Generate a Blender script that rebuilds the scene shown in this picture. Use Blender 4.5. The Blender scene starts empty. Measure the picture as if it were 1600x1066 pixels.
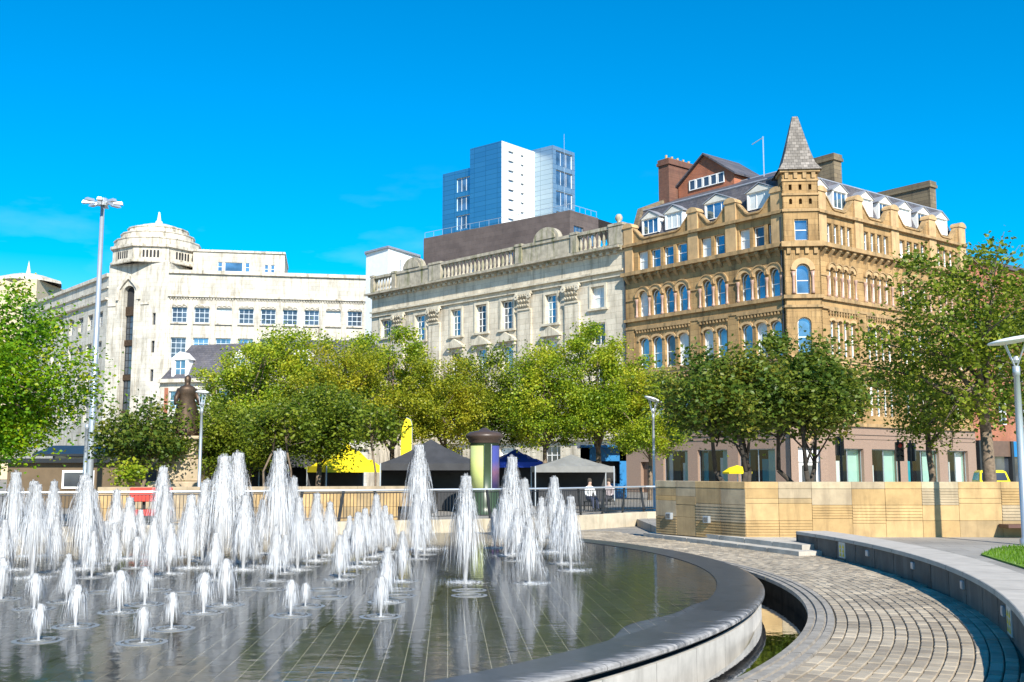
import bpy, bmesh, math, random
import numpy as np
from mathutils import Matrix, Vector
R = math.radians
# ------------------------------------------------------------------ camera, sky, sun, exposure
SC = bpy.context.scene
COL = SC.collection
F = 1650.0; TH = math.atan(202 / F); EYE = 1.75
cam = bpy.data.cameras.new('camera'); cam.lens = 36 * F / 1600; cam.sensor_width = 36
cam.clip_end = 6000; cam.clip_start = .1
camo = bpy.data.objects.new('camera', cam); COL.objects.link(camo)
camo.location = (0, 0, EYE); camo.rotation_euler = (R(90) + TH, 0, 0)
SC.camera = camo
SUN_FROM = Vector((.29, -.957, 0)).normalized(); SUN_EL = R(36)
W = bpy.data.worlds.new('World'); SC.world = W; W.use_nodes = True
nt = W.node_tree; nt.nodes.clear()
sky = nt.nodes.new('ShaderNodeTexSky'); sky.sky_type = 'NISHITA'; sky.sun_disc = False
sky.sun_elevation = SUN_EL; sky.sun_rotation = math.atan2(SUN_FROM.x, SUN_FROM.y)
sky.air_density = 1.0; sky.dust_density = .15; sky.ozone_density = 3.0
hs = nt.nodes.new('ShaderNodeHueSaturation'); hs.inputs['Saturation'].default_value = 1.7
hs.inputs['Hue'].default_value = .495
bg = nt.nodes.new('ShaderNodeBackground'); bg.inputs['Strength'].default_value = .112
wo = nt.nodes.new('ShaderNodeOutputWorld')
nt.links.new(sky.outputs[0], hs.inputs['Color'])
# a few thin wisps of cloud low in the sky, all round
tc = nt.nodes.new('ShaderNodeTexCoord'); mpw = nt.nodes.new('ShaderNodeMapping'); mpw.inputs['Scale'].default_value = (5, 5, 16); nt.links.new(tc.outputs['Generated'], mpw.inputs[0])
nzw = nt.nodes.new('ShaderNodeTexNoise'); nzw.inputs['Scale'].default_value = 1.3; nzw.inputs['Detail'].default_value = 6; nt.links.new(mpw.outputs[0], nzw.inputs['Vector'])
rw = nt.nodes.new('ShaderNodeMapRange'); rw.inputs[1].default_value = .6; rw.inputs[2].default_value = .82; rw.inputs[4].default_value = .2; nt.links.new(nzw.outputs['Fac'], rw.inputs[0])
sw_ = nt.nodes.new('ShaderNodeSeparateXYZ'); nt.links.new(tc.outputs['Generated'], sw_.inputs[0])
ew = nt.nodes.new('ShaderNodeMapRange'); ew.inputs[1].default_value = .3; ew.inputs[2].default_value = .12; nt.links.new(sw_.outputs[2], ew.inputs[0])
mw = nt.nodes.new('ShaderNodeMath'); mw.operation = 'MULTIPLY'; nt.links.new(rw.outputs[0], mw.inputs[0]); nt.links.new(ew.outputs[0], mw.inputs[1])
mxw = nt.nodes.new('ShaderNodeMix'); mxw.data_type = 'RGBA'; nt.links.new(mw.outputs[0], mxw.inputs[0]); nt.links.new(hs.outputs[0], mxw.inputs[6]); mxw.inputs[7].default_value = (6.5, 7.2, 8.0, 1)
nt.links.new(mxw.outputs[2], bg.inputs['Color'])
nt.links.new(bg.outputs[0], wo.inputs[0])
sl = bpy.data.lights.new('sun', 'SUN'); sl.energy = 4.9; sl.angle = R(.5); sl.color = (1, .94, .83)
so = bpy.data.objects.new('sun', sl); COL.objects.link(so)
sd = Vector((SUN_FROM.x * math.cos(SUN_EL), SUN_FROM.y * math.cos(SUN_EL), math.sin(SUN_EL)))
so.rotation_euler = sd.to_track_quat('Z', 'Y').to_euler(); so.location = (20, -30, 40)
SC.view_settings.view_transform = 'Standard'; SC.view_settings.look = 'None'
SC.view_settings.exposure = .8; SC.view_settings.gamma = 1
SC.cycles.use_denoising = True
SC.cycles.max_bounces = 6; SC.cycles.transparent_max_bounces = 16

def ray(px, py):
    b = (533 - py) / F
    return Vector(((px - 800) / F, math.cos(TH) - b * math.sin(TH), math.sin(TH) + b * math.cos(TH)))
def at(px, py, Y):                       # a pixel of the photograph at a chosen distance -> a place
    d = ray(px, py); return Vector((0, 0, EYE)) + d * (Y / d.y)
def gnd(px, py, z):
    d = ray(px, py); return Vector((0, 0, EYE)) + d * ((z - EYE) / d.z)
rnd = random.Random(7)

# ------------------------------------------------------------------ materials
MATS = {}
def newmat(name):
    m = bpy.data.materials.new(name); m.use_nodes = True
    t = m.node_tree; b = t.nodes['Principled BSDF']; MATS[name] = m
    return m, t, b
def N(t, k, **kw):
    n = t.nodes.new(k)
    for a, v in kw.items():
        if a.startswith('i_'): n.inputs[a[2:].replace('_', ' ')].default_value = v
        else: setattr(n, a, v)
    return n
def ramp(t, src, stops):
    r = t.nodes.new('ShaderNodeValToRGB'); e = r.color_ramp.elements
    while len(e) < len(stops): e.new(.5)
    for x, (p, c) in zip(e, stops): x.position = p; x.color = (*c, 1)
    t.links.new(src, r.inputs[0]); return r
def mixc(t, fac, a, b, mode='MIX'):
    n = t.nodes.new('ShaderNodeMix'); n.data_type = 'RGBA'; n.blend_type = mode
    for s, v in ((n.inputs[0], fac), (n.inputs[6], a), (n.inputs[7], b)):
        if hasattr(v, 'links'): t.links.new(v, s)
        elif isinstance(v, (int, float)): s.default_value = v
        else: s.default_value = (*v, 1)
    return n.outputs[2]
def coords(t, kind='world', scale=(1, 1, 1)):
    if kind == 'world': s = t.nodes.new('ShaderNodeNewGeometry').outputs['Position']
    else: s = t.nodes.new('ShaderNodeTexCoord').outputs['Object']
    mp = t.nodes.new('ShaderNodeMapping'); mp.inputs['Scale'].default_value = scale
    t.links.new(s, mp.inputs[0]); return mp.outputs[0]
def noise(t, vec, scale, detail=4, rough=.6):
    n = N(t, 'ShaderNodeTexNoise', i_Scale=scale, i_Detail=detail, i_Roughness=rough)
    t.links.new(vec, n.inputs['Vector']); return n.outputs['Fac']
def bump(t, b, h, strength=.3, dist=.02):
    n = N(t, 'ShaderNodeBump', i_Strength=strength, i_Distance=dist)
    t.links.new(h, n.inputs['Height']); t.links.new(n.outputs[0], b.inputs['Normal']); return n
def simple(name, col, rough=.6, metal=0, var=.15, vscale=2.0, spec=.5, bmp=0, stain=None, stain_amt=.5):
    m, t, b = newmat(name)
    v = noise(t, coords(t), vscale)
    c = ramp(t, v, [(.3, [x * (1 - var) for x in col]), (.7, [min(1, x * (1 + var)) for x in col])]).outputs[0]
    if stain:
        s = noise(t, coords(t, scale=(1.3, 1.3, .16)), 1.6, 6, .7)
        f = ramp(t, s, [(.5, (0, 0, 0)), (.68, (stain_amt,) * 3)]).outputs[0]
        c = mixc(t, f, c, stain)
    t.links.new(c, b.inputs['Base Color'])
    b.inputs['Roughness'].default_value = rough; b.inputs['Metallic'].default_value = metal
    b.inputs['Specular IOR Level'].default_value = spec
    if bmp: bump(t, b, noise(t, coords(t), 40), bmp, .01)
    return m
def ashlar(name, c1, c2, mortar, bw, bh, stain, stain_amt=.6, rough=.85, big=None):
    m, t, b = newmat(name)
    o = t.nodes.new('ShaderNodeTexCoord').outputs['Object']
    sx = t.nodes.new('ShaderNodeSeparateXYZ'); t.links.new(o, sx.inputs[0])
    cb = t.nodes.new('ShaderNodeCombineXYZ'); t.links.new(sx.outputs[0], cb.inputs[0]); t.links.new(sx.outputs[2], cb.inputs[1])
    br = N(t, 'ShaderNodeTexBrick', i_Scale=1.0); br.offset = .5
    br.inputs['Brick Width'].default_value = bw; br.inputs['Row Height'].default_value = bh
    br.inputs['Mortar Size'].default_value = .012; br.inputs['Mortar Smooth'].default_value = .3
    br.inputs['Color1'].default_value = (*c1, 1); br.inputs['Color2'].default_value = (*c2, 1); br.inputs['Mortar'].default_value = (*mortar, 1)
    t.links.new(cb.outputs[0], br.inputs['Vector'])
    v = noise(t, coords(t), .45, 6, .65)
    g = ramp(t, v, [(.3, (.72, .72, .72)), (.65, (1.1, 1.1, 1.1))]).outputs[0]
    c = mixc(t, 1.0, br.outputs[0], g, 'MULTIPLY')
    s = noise(t, coords(t, scale=(1.1, 1.1, .13)), 1.5, 6, .72)
    f = ramp(t, s, [(.5, (0, 0, 0)), (.72, (stain_amt,) * 3)]).outputs[0]
    c = mixc(t, f, c, stain)
    t.links.new(c, b.inputs['Base Color']); b.inputs['Roughness'].default_value = rough
    b.inputs['Specular IOR Level'].default_value = .25
    mx = N(t, 'ShaderNodeMath', operation='ADD'); t.links.new(noise(t, coords(t), 25), mx.inputs[0])
    mm = N(t, 'ShaderNodeMath', operation='MULTIPLY'); t.links.new(br.outputs['Fac'], mm.inputs[0]); mm.inputs[1].default_value = -3
    t.links.new(mm.outputs[0], mx.inputs[1]); bump(t, b, mx.outputs[0], .35, .02)
    return m
M_SAND = ashlar('sandstone', (.43, .28, .128), (.36, .225, .098), (.22, .14, .065), 1.1, .42, (.085, .055, .028), .8)
M_SANDT = simple('sandstone_trim', (.36, .235, .11), .85, var=.25, vscale=1.5, stain=(.07, .06, .03), stain_amt=.75)
M_SANDP = simple('sandstone_carved', (.48, .32, .16), .85, var=.2, vscale=1.2, stain=(.12, .09, .05), stain_amt=.4)
M_GRAN = simple('brown_granite', (.28, .19, .14), .45, var=.22, vscale=18, bmp=.1)
M_PINK = simple('pink_granite', (.42, .27, .21), .4, var=.15, vscale=20)
M_BANK = ashlar('cream_stone', (.66, .59, .47), (.58, .51, .4), (.38, .32, .23), 1.2, .5, (.17, .145, .1), .75)
M_BANKT = simple('cream_stone_trim', (.55, .49, .38), .85, var=.2, vscale=1.5, stain=(.15, .13, .09), stain_amt=.7)
M_MOSS = simple('weathered_stone', (.36, .32, .25), .9, var=.3, vscale=1.8, stain=(.1, .11, .03), stain_amt=.85)
M_PORT = ashlar('portland_stone', (.57, .54, .475), (.51, .48, .415), (.32, .295, .25), 1.6, .62, (.17, .14, .095), .85)
M_PORTT = simple('portland_trim', (.55, .5, .42), .85, var=.25, vscale=.8, stain=(.15, .13, .08), stain_amt=.9)
M_SLATE = ashlar('slate', (.12, .115, .13), (.085, .082, .095), (.04, .04, .045), .35, .22, (.16, .14, .13), .5, .6)
M_SHING = ashlar('stone_shingle', (.30, .27, .24), (.15, .135, .12), (.05, .045, .04), .32, .24, (.09, .08, .07), .5, .75)
M_LEAD = simple('lead', (.32, .33, .36), .5, .3)
M_BRICK = ashlar('red_brick', (.42, .13, .06), (.33, .10, .05), (.30, .2, .15), .24, .08, (.16, .07, .05), .3)
M_BRICKD = ashlar('sooty_brick', (.24, .11, .075), (.17, .075, .055), (.12, .09, .07), .24, .08, (.06, .05, .04), .6)
M_DSTONE = ashlar('sooty_stone', (.24, .19, .12), (.17, .135, .09), (.08, .065, .05), .7, .33, (.05, .045, .035), .7)
M_WHITE = simple('white_paint', (.82, .82, .8), .45, var=.06)
M_GREYM = simple('galvanised_grey', (.42, .46, .5), .4, .5, var=.08)
M_PALEM = simple('pale_metal', (.6, .63, .66), .35, .6, var=.06)
M_BLACK = simple('black_paint', (.018, .019, .021), .4, var=.2)
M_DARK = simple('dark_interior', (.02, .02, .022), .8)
M_GREEN = simple('dark_green_paint', (.035, .06, .03), .35, var=.15)
M_BRONZE = simple('bronze', (.085, .055, .035), .5, .6, var=.4, vscale=4)
M_BARK = simple('bark', (.15, .11, .075), .9, var=.45, vscale=7, bmp=.5)
M_BARKD = simple('dark_bark', (.05, .04, .03), .9, var=.4, vscale=7, bmp=.5)
M_YEL = simple('yellow_cloth', (.78, .62, .005), .7, var=.08)
M_BLKC = simple('black_cloth', (.035, .036, .04), .75, var=.2)
M_WHTC = simple('grey_white_cloth', (.2, .2, .19), .75, var=.15)
M_BLUE = simple('blue_paint', (.01, .17, .42), .45, var=.15)
M_DBLUE = simple('blue_cloth', (.01, .06, .5), .6, var=.15)
M_TEAL = simple('teal_board', (.0, .36, .45), .5, var=.05)
M_MINT = simple('mint_board', (.48, .68, .6), .6, var=.05)
M_RED = simple('red_plastic', (.62, .05, .03), .5, var=.1)
M_CAB = simple('yellow_car_paint', (.8, .68, .02), .25, var=.03)
M_RUB = simple('rubber', (.02, .02, .02), .8)
M_CONC = simple('concrete', (.42, .39, .34), .85, var=.18, vscale=2.5, bmp=.15, stain=(.22, .2, .17), stain_amt=.5)
M_BROWN = simple('brown_door', (.13, .08, .055), .5, var=.15)
M_BPANEL = ashlar('brown_cladding', (.135, .105, .095), (.12, .092, .083), (.06, .048, .044), 2.6, .75, (.15, .12, .11), .2, .5)
def steel(name, ca, cb2, cm, metal):
    m, t, b = newmat(name)
    o = t.nodes.new('ShaderNodeTexCoord').outputs['Object']
    sx = t.nodes.new('ShaderNodeSeparateXYZ'); t.links.new(o, sx.inputs[0])
    cb = t.nodes.new('ShaderNodeCombineXYZ'); t.links.new(sx.outputs[0], cb.inputs[0]); t.links.new(sx.outputs[2], cb.inputs[1])
    br = N(t, 'ShaderNodeTexBrick', i_Scale=1.0); br.offset = 0
    br.inputs['Brick Width'].default_value = 2.4; br.inputs['Row Height'].default_value = .8; br.inputs['Mortar Size'].default_value = .03
    br.inputs['Color1'].default_value = (*ca, 1); br.inputs['Color2'].default_value = (*cb2, 1); br.inputs['Mortar'].default_value = (*cm, 1)
    t.links.new(cb.outputs[0], br.inputs['Vector']); t.links.new(br.outputs[0], b.inputs['Base Color'])
    b.inputs['Metallic'].default_value = metal; b.inputs['Roughness'].default_value = .32
    return m
M_STEEL = steel('steel_cladding', (.40, .50, .57), (.34, .45, .53), (.16, .22, .27), .75)
M_STEEL_SKY = steel('cladding_painted_sky', (.11, .38, .56), (.09, .34, .52), (.05, .2, .3), .85)  # sky reflection on the left faces put into the panel colour
M_STEEL_SUN = steel('cladding_painted_sun', (.78, .78, .75), (.72, .72, .69), (.4, .4, .4), .1)  # sun glare on the right faces painted in as white panels
def glass(name, col, metal=.75, rough=.06):
    m, t, b = newmat(name)
    v = noise(t, coords(t), .6, 2)
    c = ramp(t, v, [(.35, [x * .6 for x in col]), (.65, [x * 1.2 for x in col])]).outputs[0]
    t.links.new(c, b.inputs['Base Color']); b.inputs['Metallic'].default_value = metal; b.inputs['Roughness'].default_value = rough
    bump(t, b, noise(t, coords(t), 1.1, 2), .05, .05)
    return m
M_GLASS = glass('window_glass', (.2, .32, .42))
M_GLASSD = glass('window_glass_dark', (.12, .14, .17), .6, .1)
M_GLASSB = simple('blind_behind_glass', (.62, .66, .66), .15, var=.1)
def clear_sheet(name, ior, rough, bscale, bstr, tint=(1, 1, 1), bdist=.02, stretch=(1, 1, 1)):
    m = bpy.data.materials.new(name); m.use_nodes = True; t = m.node_tree; t.nodes.clear()
    tr = N(t, 'ShaderNodeBsdfTransparent'); tr.inputs[0].default_value = (*tint, 1)
    gl = N(t, 'ShaderNodeBsdfGlossy'); gl.inputs['Roughness'].default_value = rough
    fr = N(t, 'ShaderNodeFresnel', i_IOR=ior); mx = t.nodes.new('ShaderNodeMixShader'); out = t.nodes.new('ShaderNodeOutputMaterial')
    if bstr:
        bp = N(t, 'ShaderNodeBump', i_Strength=bstr, i_Distance=bdist)
        t.links.new(noise(t, coords(t, scale=stretch), bscale, 3, .55), bp.inputs['Height'])
        t.links.new(bp.outputs[0], gl.inputs['Normal']); t.links.new(bp.outputs[0], fr.inputs['Normal'])
    t.links.new(fr.outputs[0], mx.inputs[0]); t.links.new(tr.outputs[0], mx.inputs[1]); t.links.new(gl.outputs[0], mx.inputs[2])
    t.links.new(mx.outputs[0], out.inputs[0]); return m
M_POND = clear_sheet('pond_water', 1.17, .05, 3.2, .13, (.88, .9, .88), .03, (1, 1.5, 1))
M_MOATW = clear_sheet('moat_water', 1.45, .02, 5, .05, (.6, .56, .42))
M_SHOPG = clear_sheet('shop_glass', 1.5, .01, 1, 0, (.88, .93, .92))
def jetmat():
    m = bpy.data.materials.new('white_water'); m.use_nodes = True; t = m.node_tree; t.nodes.clear()
    # the strands of one plume are lit together, as a round body of spray is
    sx = t.nodes.new('ShaderNodeSeparateXYZ'); t.links.new(t.nodes.new('ShaderNodeTexCoord').outputs['Object'], sx.inputs[0])
    cb = t.nodes.new('ShaderNodeCombineXYZ'); t.links.new(sx.outputs[0], cb.inputs[0]); t.links.new(sx.outputs[1], cb.inputs[1]); cb.inputs[2].default_value = .16
    vt = N(t, 'ShaderNodeVectorTransform', vector_type='VECTOR', convert_from='OBJECT', convert_to='WORLD'); t.links.new(cb.outputs[0], vt.inputs[0])
    nm = N(t, 'ShaderNodeVectorMath', operation='NORMALIZE'); t.links.new(vt.outputs[0], nm.inputs[0])
    d = N(t, 'ShaderNodeBsdfDiffuse'); d.inputs[0].default_value = (.9, .94, .99, 1); t.links.new(nm.outputs[0], d.inputs['Normal'])
    r = N(t, 'ShaderNodeBsdfTranslucent'); r.inputs[0].default_value = (.9, .94, .99, 1); t.links.new(nm.outputs[0], r.inputs['Normal'])
    mx = t.nodes.new('ShaderNodeMixShader'); mx.inputs[0].default_value = .18; o = t.nodes.new('ShaderNodeOutputMaterial')
    t.links.new(d.outputs[0], mx.inputs[1]); t.links.new(r.outputs[0], mx.inputs[2]); tr = t.nodes.new('ShaderNodeBsdfTransparent'); m3 = t.nodes.new('ShaderNodeMixShader'); m3.inputs[0].default_value = .36
    t.links.new(mx.outputs[0], m3.inputs[1]); t.links.new(tr.outputs[0], m3.inputs[2]); t.links.new(m3.outputs[0], o.inputs[0]); return m
M_JET = jetmat()
def leafmat(name, cols, tl=.45):
    m = bpy.data.materials.new(name); m.use_nodes = True; t = m.node_tree; t.nodes.clear()
    g = t.nodes.new('ShaderNodeNewGeometry'); lp = g.outputs['Random Per Island']
    nz = noise(t, coords(t), .55, 2)
    ad = N(t, 'ShaderNodeMath', operation='MULTIPLY_ADD'); t.links.new(nz, ad.inputs[0]); ad.inputs[1].default_value = 1.2
    sb = N(t, 'ShaderNodeMath', operation='MULTIPLY_ADD'); t.links.new(lp, sb.inputs[0]); sb.inputs[1].default_value = .42; sb.inputs[2].default_value = -.31
    t.links.new(sb.outputs[0], ad.inputs[2])
    c = ramp(t, ad.outputs[0], [(i / (len(cols) - 1) * .8 + .1, k) for i, k in enumerate(cols)]).outputs[0]
    d = N(t, 'ShaderNodeBsdfPrincipled'); d.inputs['Roughness'].default_value = .42; d.inputs['Specular IOR Level'].default_value = .35
    r = N(t, 'ShaderNodeBsdfTranslucent'); mx = t.nodes.new('ShaderNodeMixShader'); mx.inputs[0].default_value = tl; o = t.nodes.new('ShaderNodeOutputMaterial')
    t.links.new(c, d.inputs['Base Color']); t.links.new(c, r.inputs[0])
    t.links.new(d.outputs[0], mx.inputs[1]); t.links.new(r.outputs[0], mx.inputs[2]); t.links.new(mx.outputs[0], o.inputs[0]); return m
L_GOLD = leafmat('leaves_yellow_green', [(.08, .16, .012), (.22, .33, .02), (.4, .45, .025), (.55, .5, .035)])
L_OLIVE = leafmat('leaves_turning', [(.1, .15, .012), (.24, .29, .02), (.42, .41, .025), (.53, .44, .035)])
L_DARK = leafmat('leaves_dark_green', [(.04, .085, .014), (.095, .16, .02), (.18, .22, .026), (.3, .27, .037)])
L_LIME = leafmat('leaves_bright_green', [(.05, .15, .006), (.11, .26, .008), (.21, .36, .008), (.45, .43, .01)])
L_PLANE = leafmat('leaves_plane', [(.04, .085, .01), (.12, .18, .015), (.23, .29, .022), (.36, .37, .035)])

# ------------------------------------------------------------------ mesh helpers
class MB:
    def __init__(s): s.v = []; s.f = []
    def add(s, vs, fs):
        o = len(s.v); s.v += [tuple(p) for p in vs]; s.f += [[i + o for i in f] for f in fs]; return s
    def box(s, x0, x1, y0, y1, z0, z1, bev=0):
        if bev:
            b = bev; vs = []
            for z, i in ((z0, b), (z0 + b, 0), (z1 - b, 0), (z1, b)):
                vs += [(x0 + i, y0 + i, z), (x1 - i, y0 + i, z), (x1 - i, y1 - i, z), (x0 + i, y1 - i, z)]
            fs = [[3, 2, 1, 0], [12, 13, 14, 15]]
            for k in range(3):
                for j in range(4):
                    a = k * 4 + j; c = k * 4 + (j + 1) % 4; fs.append([a, c, c + 4, a + 4])
            return s.add(vs, fs)
        return s.add([(x0, y0, z0), (x1, y0, z0), (x1, y1, z0), (x0, y1, z0), (x0, y0, z1), (x1, y0, z1), (x1, y1, z1), (x0, y1, z1)],
                     [[3, 2, 1, 0], [4, 5, 6, 7], [0, 1, 5, 4], [1, 2, 6, 5], [2, 3, 7, 6], [3, 0, 4, 7]])
    def prism(s, pts, z0, z1, top=True):          # polygon in xy extruded in z
        n = len(pts); vs = [(p[0], p[1], z0) for p in pts] + [(p[0], p[1], z1) for p in pts]
        fs = [[i, (i + 1) % n, (i + 1) % n + n, i + n] for i in range(n)] + [list(range(n - 1, -1, -1))]
        if top: fs.append(list(range(n, 2 * n)))
        return s.add(vs, fs)
    def uz(s, pts, y0, y1):                       # polygon in the facade plane (u, z) given thickness y0..y1
        n = len(pts); vs = [(p[0], y0, p[1]) for p in pts] + [(p[0], y1, p[1]) for p in pts]
        return s.add(vs, [list(range(n)), list(range(2 * n - 1, n - 1, -1))] + [[(i + 1) % n, i, i + n, (i + 1) % n + n] for i in range(n)])
    def strip(s, a, b, y0, y1):                   # curved band between polylines a and b (u, z)
        n = len(a)
        for i in range(n - 1): s.uz([a[i], a[i + 1], b[i + 1], b[i]], y0, y1)
        return s
    def tube(s, pts, rad, n=6, cap=True):
        pts = [Vector(p) for p in pts]; rad = rad if isinstance(rad, (list, tuple)) else [rad] * len(pts); vs = []
        for i, p in enumerate(pts):
            d = (pts[min(i + 1, len(pts) - 1)] - pts[max(i - 1, 0)]).normalized()
            a = d.orthogonal().normalized() if i == 0 else (a - d * a.dot(d)).normalized()
            b = d.cross(a)
            vs += [p + (a * math.cos(2 * math.pi * k / n) + b * math.sin(2 * math.pi * k / n)) * rad[i] for k in range(n)]
        fs = [[i * n + k, i * n + (k + 1) % n, (i + 1) * n + (k + 1) % n, (i + 1) * n + k] for i in range(len(pts) - 1) for k in range(n)]
        if cap: fs += [list(range(n - 1, -1, -1)), list(range((len(pts) - 1) * n, len(pts) * n))]
        return s.add(vs, fs)
    def lathe(s, prof, n=12, c=(0, 0), a0=0, a1=2 * math.pi, rot=0):
        full = abs(a1 - a0 - 2 * math.pi) < 1e-6; m = n if full else n + 1; vs = []
        for k in range(m):
            a = a0 + (a1 - a0) * k / n + rot
            vs += [(c[0] + r * math.cos(a), c[1] + r * math.sin(a), z) for r, z in prof]
        L = len(prof); fs = []
        for k in range(n):
            j = (k + 1) % m
            fs += [[k * L + i, j * L + i, j * L + i + 1, k * L + i + 1] for i in range(L - 1)]
        return s.add(vs, fs)
    def mesh(s, name, mat, smooth=False):
        me = bpy.data.meshes.new(name); me.from_pydata(s.v, [], s.f); me.materials.append(mat)
        if smooth: me.polygons.foreach_set('use_smooth', [True] * len(me.polygons))
        bm = bmesh.new(); bm.from_mesh(me); bmesh.ops.recalc_face_normals(bm, faces=bm.faces); bm.to_mesh(me); bm.free()
        me.update(); return me
    def build(s, name, mat, parent=None, M=None, smooth=False): return put(s.mesh(name, mat, smooth), name, parent, M)
WM = {}
def put(me, name, parent=None, M=None):
    o = bpy.data.objects.new(name, me); COL.objects.link(o); M = M or Matrix(); WM[o.name] = M
    if parent: o.parent = parent; o.matrix_basis = WM[parent.name].inverted() @ M
    else: o.matrix_basis = M
    return o
def T(x, y, z, rz=0, s=1): return Matrix.Translation((x, y, z)) @ Matrix.Rotation(rz, 4, 'Z') @ Matrix.Scale(s, 4)
def tag(o, label=None, cat=None, group=None, kind=None):
    if label: o['label'] = label
    if cat: o['category'] = cat
    if group: o['group'] = group
    if kind: o['kind'] = kind
    return o
def thing(name, loc, label, cat, group=None, rz=0):
    o = bpy.data.objects.new(name, None); COL.objects.link(o); M = T(*loc, rz); WM[o.name] = M; o.matrix_basis = M
    return tag(o, label, cat, group)
def frame(P, D):                                   # facade frame: x = along, y = into the building, z = up
    u = Vector((D[0], D[1], 0)).normalized(); n = Vector((-u.y, u.x, 0))
    return Matrix(((u.x, n.x, 0, P[0]), (u.y, n.y, 0, P[1]), (0, 0, 1, 0), (0, 0, 0, 1)))
def interp(x, xs, ys): return float(np.interp(x, xs, ys))

# openings: (u_left, u_right, z_bottom, z_top, rise)
def arch_pts(u0, u1, zt, rise, n=10):
    c = (u0 + u1) / 2; w = (u1 - u0) / 2
    return [(c - w * math.cos(math.pi * i / n), zt - rise + rise * math.sin(math.pi * i / n)) for i in range(n + 1)]
def wall(u0, u1, z0, z1, ops, depth=.3, y=0):
    mb = MB(); us = sorted({u0, u1, *[o[0] for o in ops], *[o[1] for o in ops]}); zs = sorted({z0, z1, *[o[2] for o in ops], *[o[3] for o in ops]})
    us = [u for u in us if u0 <= u <= u1]; zs = [z for z in zs if z0 <= z <= z1]
    for a, b in zip(us, us[1:]):
        col = [o for o in ops if o[0] < (a + b) / 2 < o[1]]; run = None
        for c, d in zip(zs, zs[1:]):
            if any(o[2] < (c + d) / 2 < o[3] for o in col): 
                continue
            mb.add([(a, y, c), (b, y, c), (b, y, d), (a, y, d)], [[0, 1, 2, 3]])
    for (a, b, c, d, r) in ops:
        s = d - r
        mb.add([(a, y, c), (b, y, c), (b, y + depth, c), (a, y + depth, c)], [[0, 1, 2, 3]])
        mb.add([(a, y, c), (a, y, s), (a, y + depth, s), (a, y + depth, c)], [[0, 1, 2, 3]])
        mb.add([(b, y, c), (b, y, s), (b, y + depth, s), (b, y + depth, c)], [[0, 1, 2, 3]])
        P = arch_pts(a, b, d, r) if r else [(a, d), (b, d)]
        for p, q in zip(P, P[1:]):
            mb.add([(p[0], y, p[1]), (q[0], y, q[1]), (q[0], y + depth, q[1]), (p[0], y + depth, p[1])], [[0, 1, 2, 3]])
            if r: mb.add([(p[0], y, p[1]), (q[0], y, q[1]), (q[0], y, d), (p[0], y, d)], [[0, 1, 2, 3]])
    return mb
WCACHE = {}
def window(root, MF, op, depth=.3, nx=1, nz=2, fmat=None, gmat=None, y=0, t=.07, trans=None):
    a, b, c, d, r = op; fmat = fmat or M_WHITE; gmat = gmat or M_GLASS
    key = (round(b - a, 2), round(d - c, 2), round(r, 2), nx, nz, fmat.name, gmat.name, t)
    if key not in WCACHE:
        w = b - a; h = d - c; o = [(0, 0), (w, 0)] + ([(p[0], p[1]) for p in arch_pts(0, w, h, r)][::-1] if r else [(w, h), (0, h)])
        i = [(t + x * (w - 2 * t) / w, t + z * (h - 2 * t) / h) for x, z in o]
        mb = MB(); n = len(o)
        for k in range(n):
            j = (k + 1) % n; mb.uz([o[k], o[j], i[j], i[k]], 0, .07)
        for k in range(1, nx): x = w * k / nx; mb.box(x - t * .35, x + t * .35, .01, .06, t, h - t - (r * .12 if r else 0))
        for k in range(1, nz): z = (h - r * .4) * k / nz; mb.box(t, w - t, .005, .065, z - t * .4, z + t * .4)
        g = MB(); g.add([(x, .045, z) for x, z in i], [list(range(len(i)))])
        WCACHE[key] = (mb.mesh('window', fmat), g.mesh('pane', gmat))
    f, g = WCACHE[key]; M = MF @ Matrix.Translation((a, y + depth - .1, c))
    wo_ = put(f, 'window', root, M); put(g, 'pane', wo_, M); return wo_

# ------------------------------------------------------------------ ground, fountain
C = Vector((-11.2, 18.65)); RD = 15.16; C2 = Vector((-11.4, 17.25)); R2 = 15.55
KX = [-34, -14, -10.05, -6.5, -2.8, -.35, 1.5, 3, 4.6]; KY = [21, 24.6, 25.7, 27.1, 28.8, 29.9, 31.3, 33, 35]
def kerby(x): return interp(x, KX, KY)
def paving(name, c1, c2, mort, bw, bh, rot=0):
    m, t, b = newmat(name)
    mp = t.nodes.new('ShaderNodeMapping'); mp.inputs['Rotation'].default_value = (0, 0, rot)
    t.links.new(t.nodes.new('ShaderNodeNewGeometry').outputs['Position'], mp.inputs[0])
    br = N(t, 'ShaderNodeTexBrick', i_Scale=1.0); br.inputs['Brick Width'].default_value = bw; br.inputs['Row Height'].default_value = bh
    br.inputs['Mortar Size'].default_value = .01; br.inputs['Color1'].default_value = (*c1, 1); br.inputs['Color2'].default_value = (*c2, 1); br.inputs['Mortar'].default_value = (*mort, 1)
    t.links.new(mp.outputs[0], br.inputs['Vector'])
    g = ramp(t, noise(t, coords(t), .5, 6), [(.3, (.75,) * 3), (.7, (1.12,) * 3)]).outputs[0]
    t.links.new(mixc(t, 1.0, br.outputs[0], g, 'MULTIPLY'), b.inputs['Base Color']); b.inputs['Roughness'].default_value = .8
    return m
M_PAVE = paving('plaza_paving', (.30, .275, .24), (.25, .23, .2), (.14, .13, .11), .6, .4, .3)
M_TERR = paving('terrace_paving', (.31, .285, .25), (.27, .25, .22), (.15, .14, .12), .9, .6, .1)
mb = MB(); ring = [R2 + .3, 30, 60, 120, 300, 900, 4000]
mb.lathe([(r, -.02) for r in ring], 120, C2)
tag(mb.build('ground', M_PAVE), kind='structure')
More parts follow.
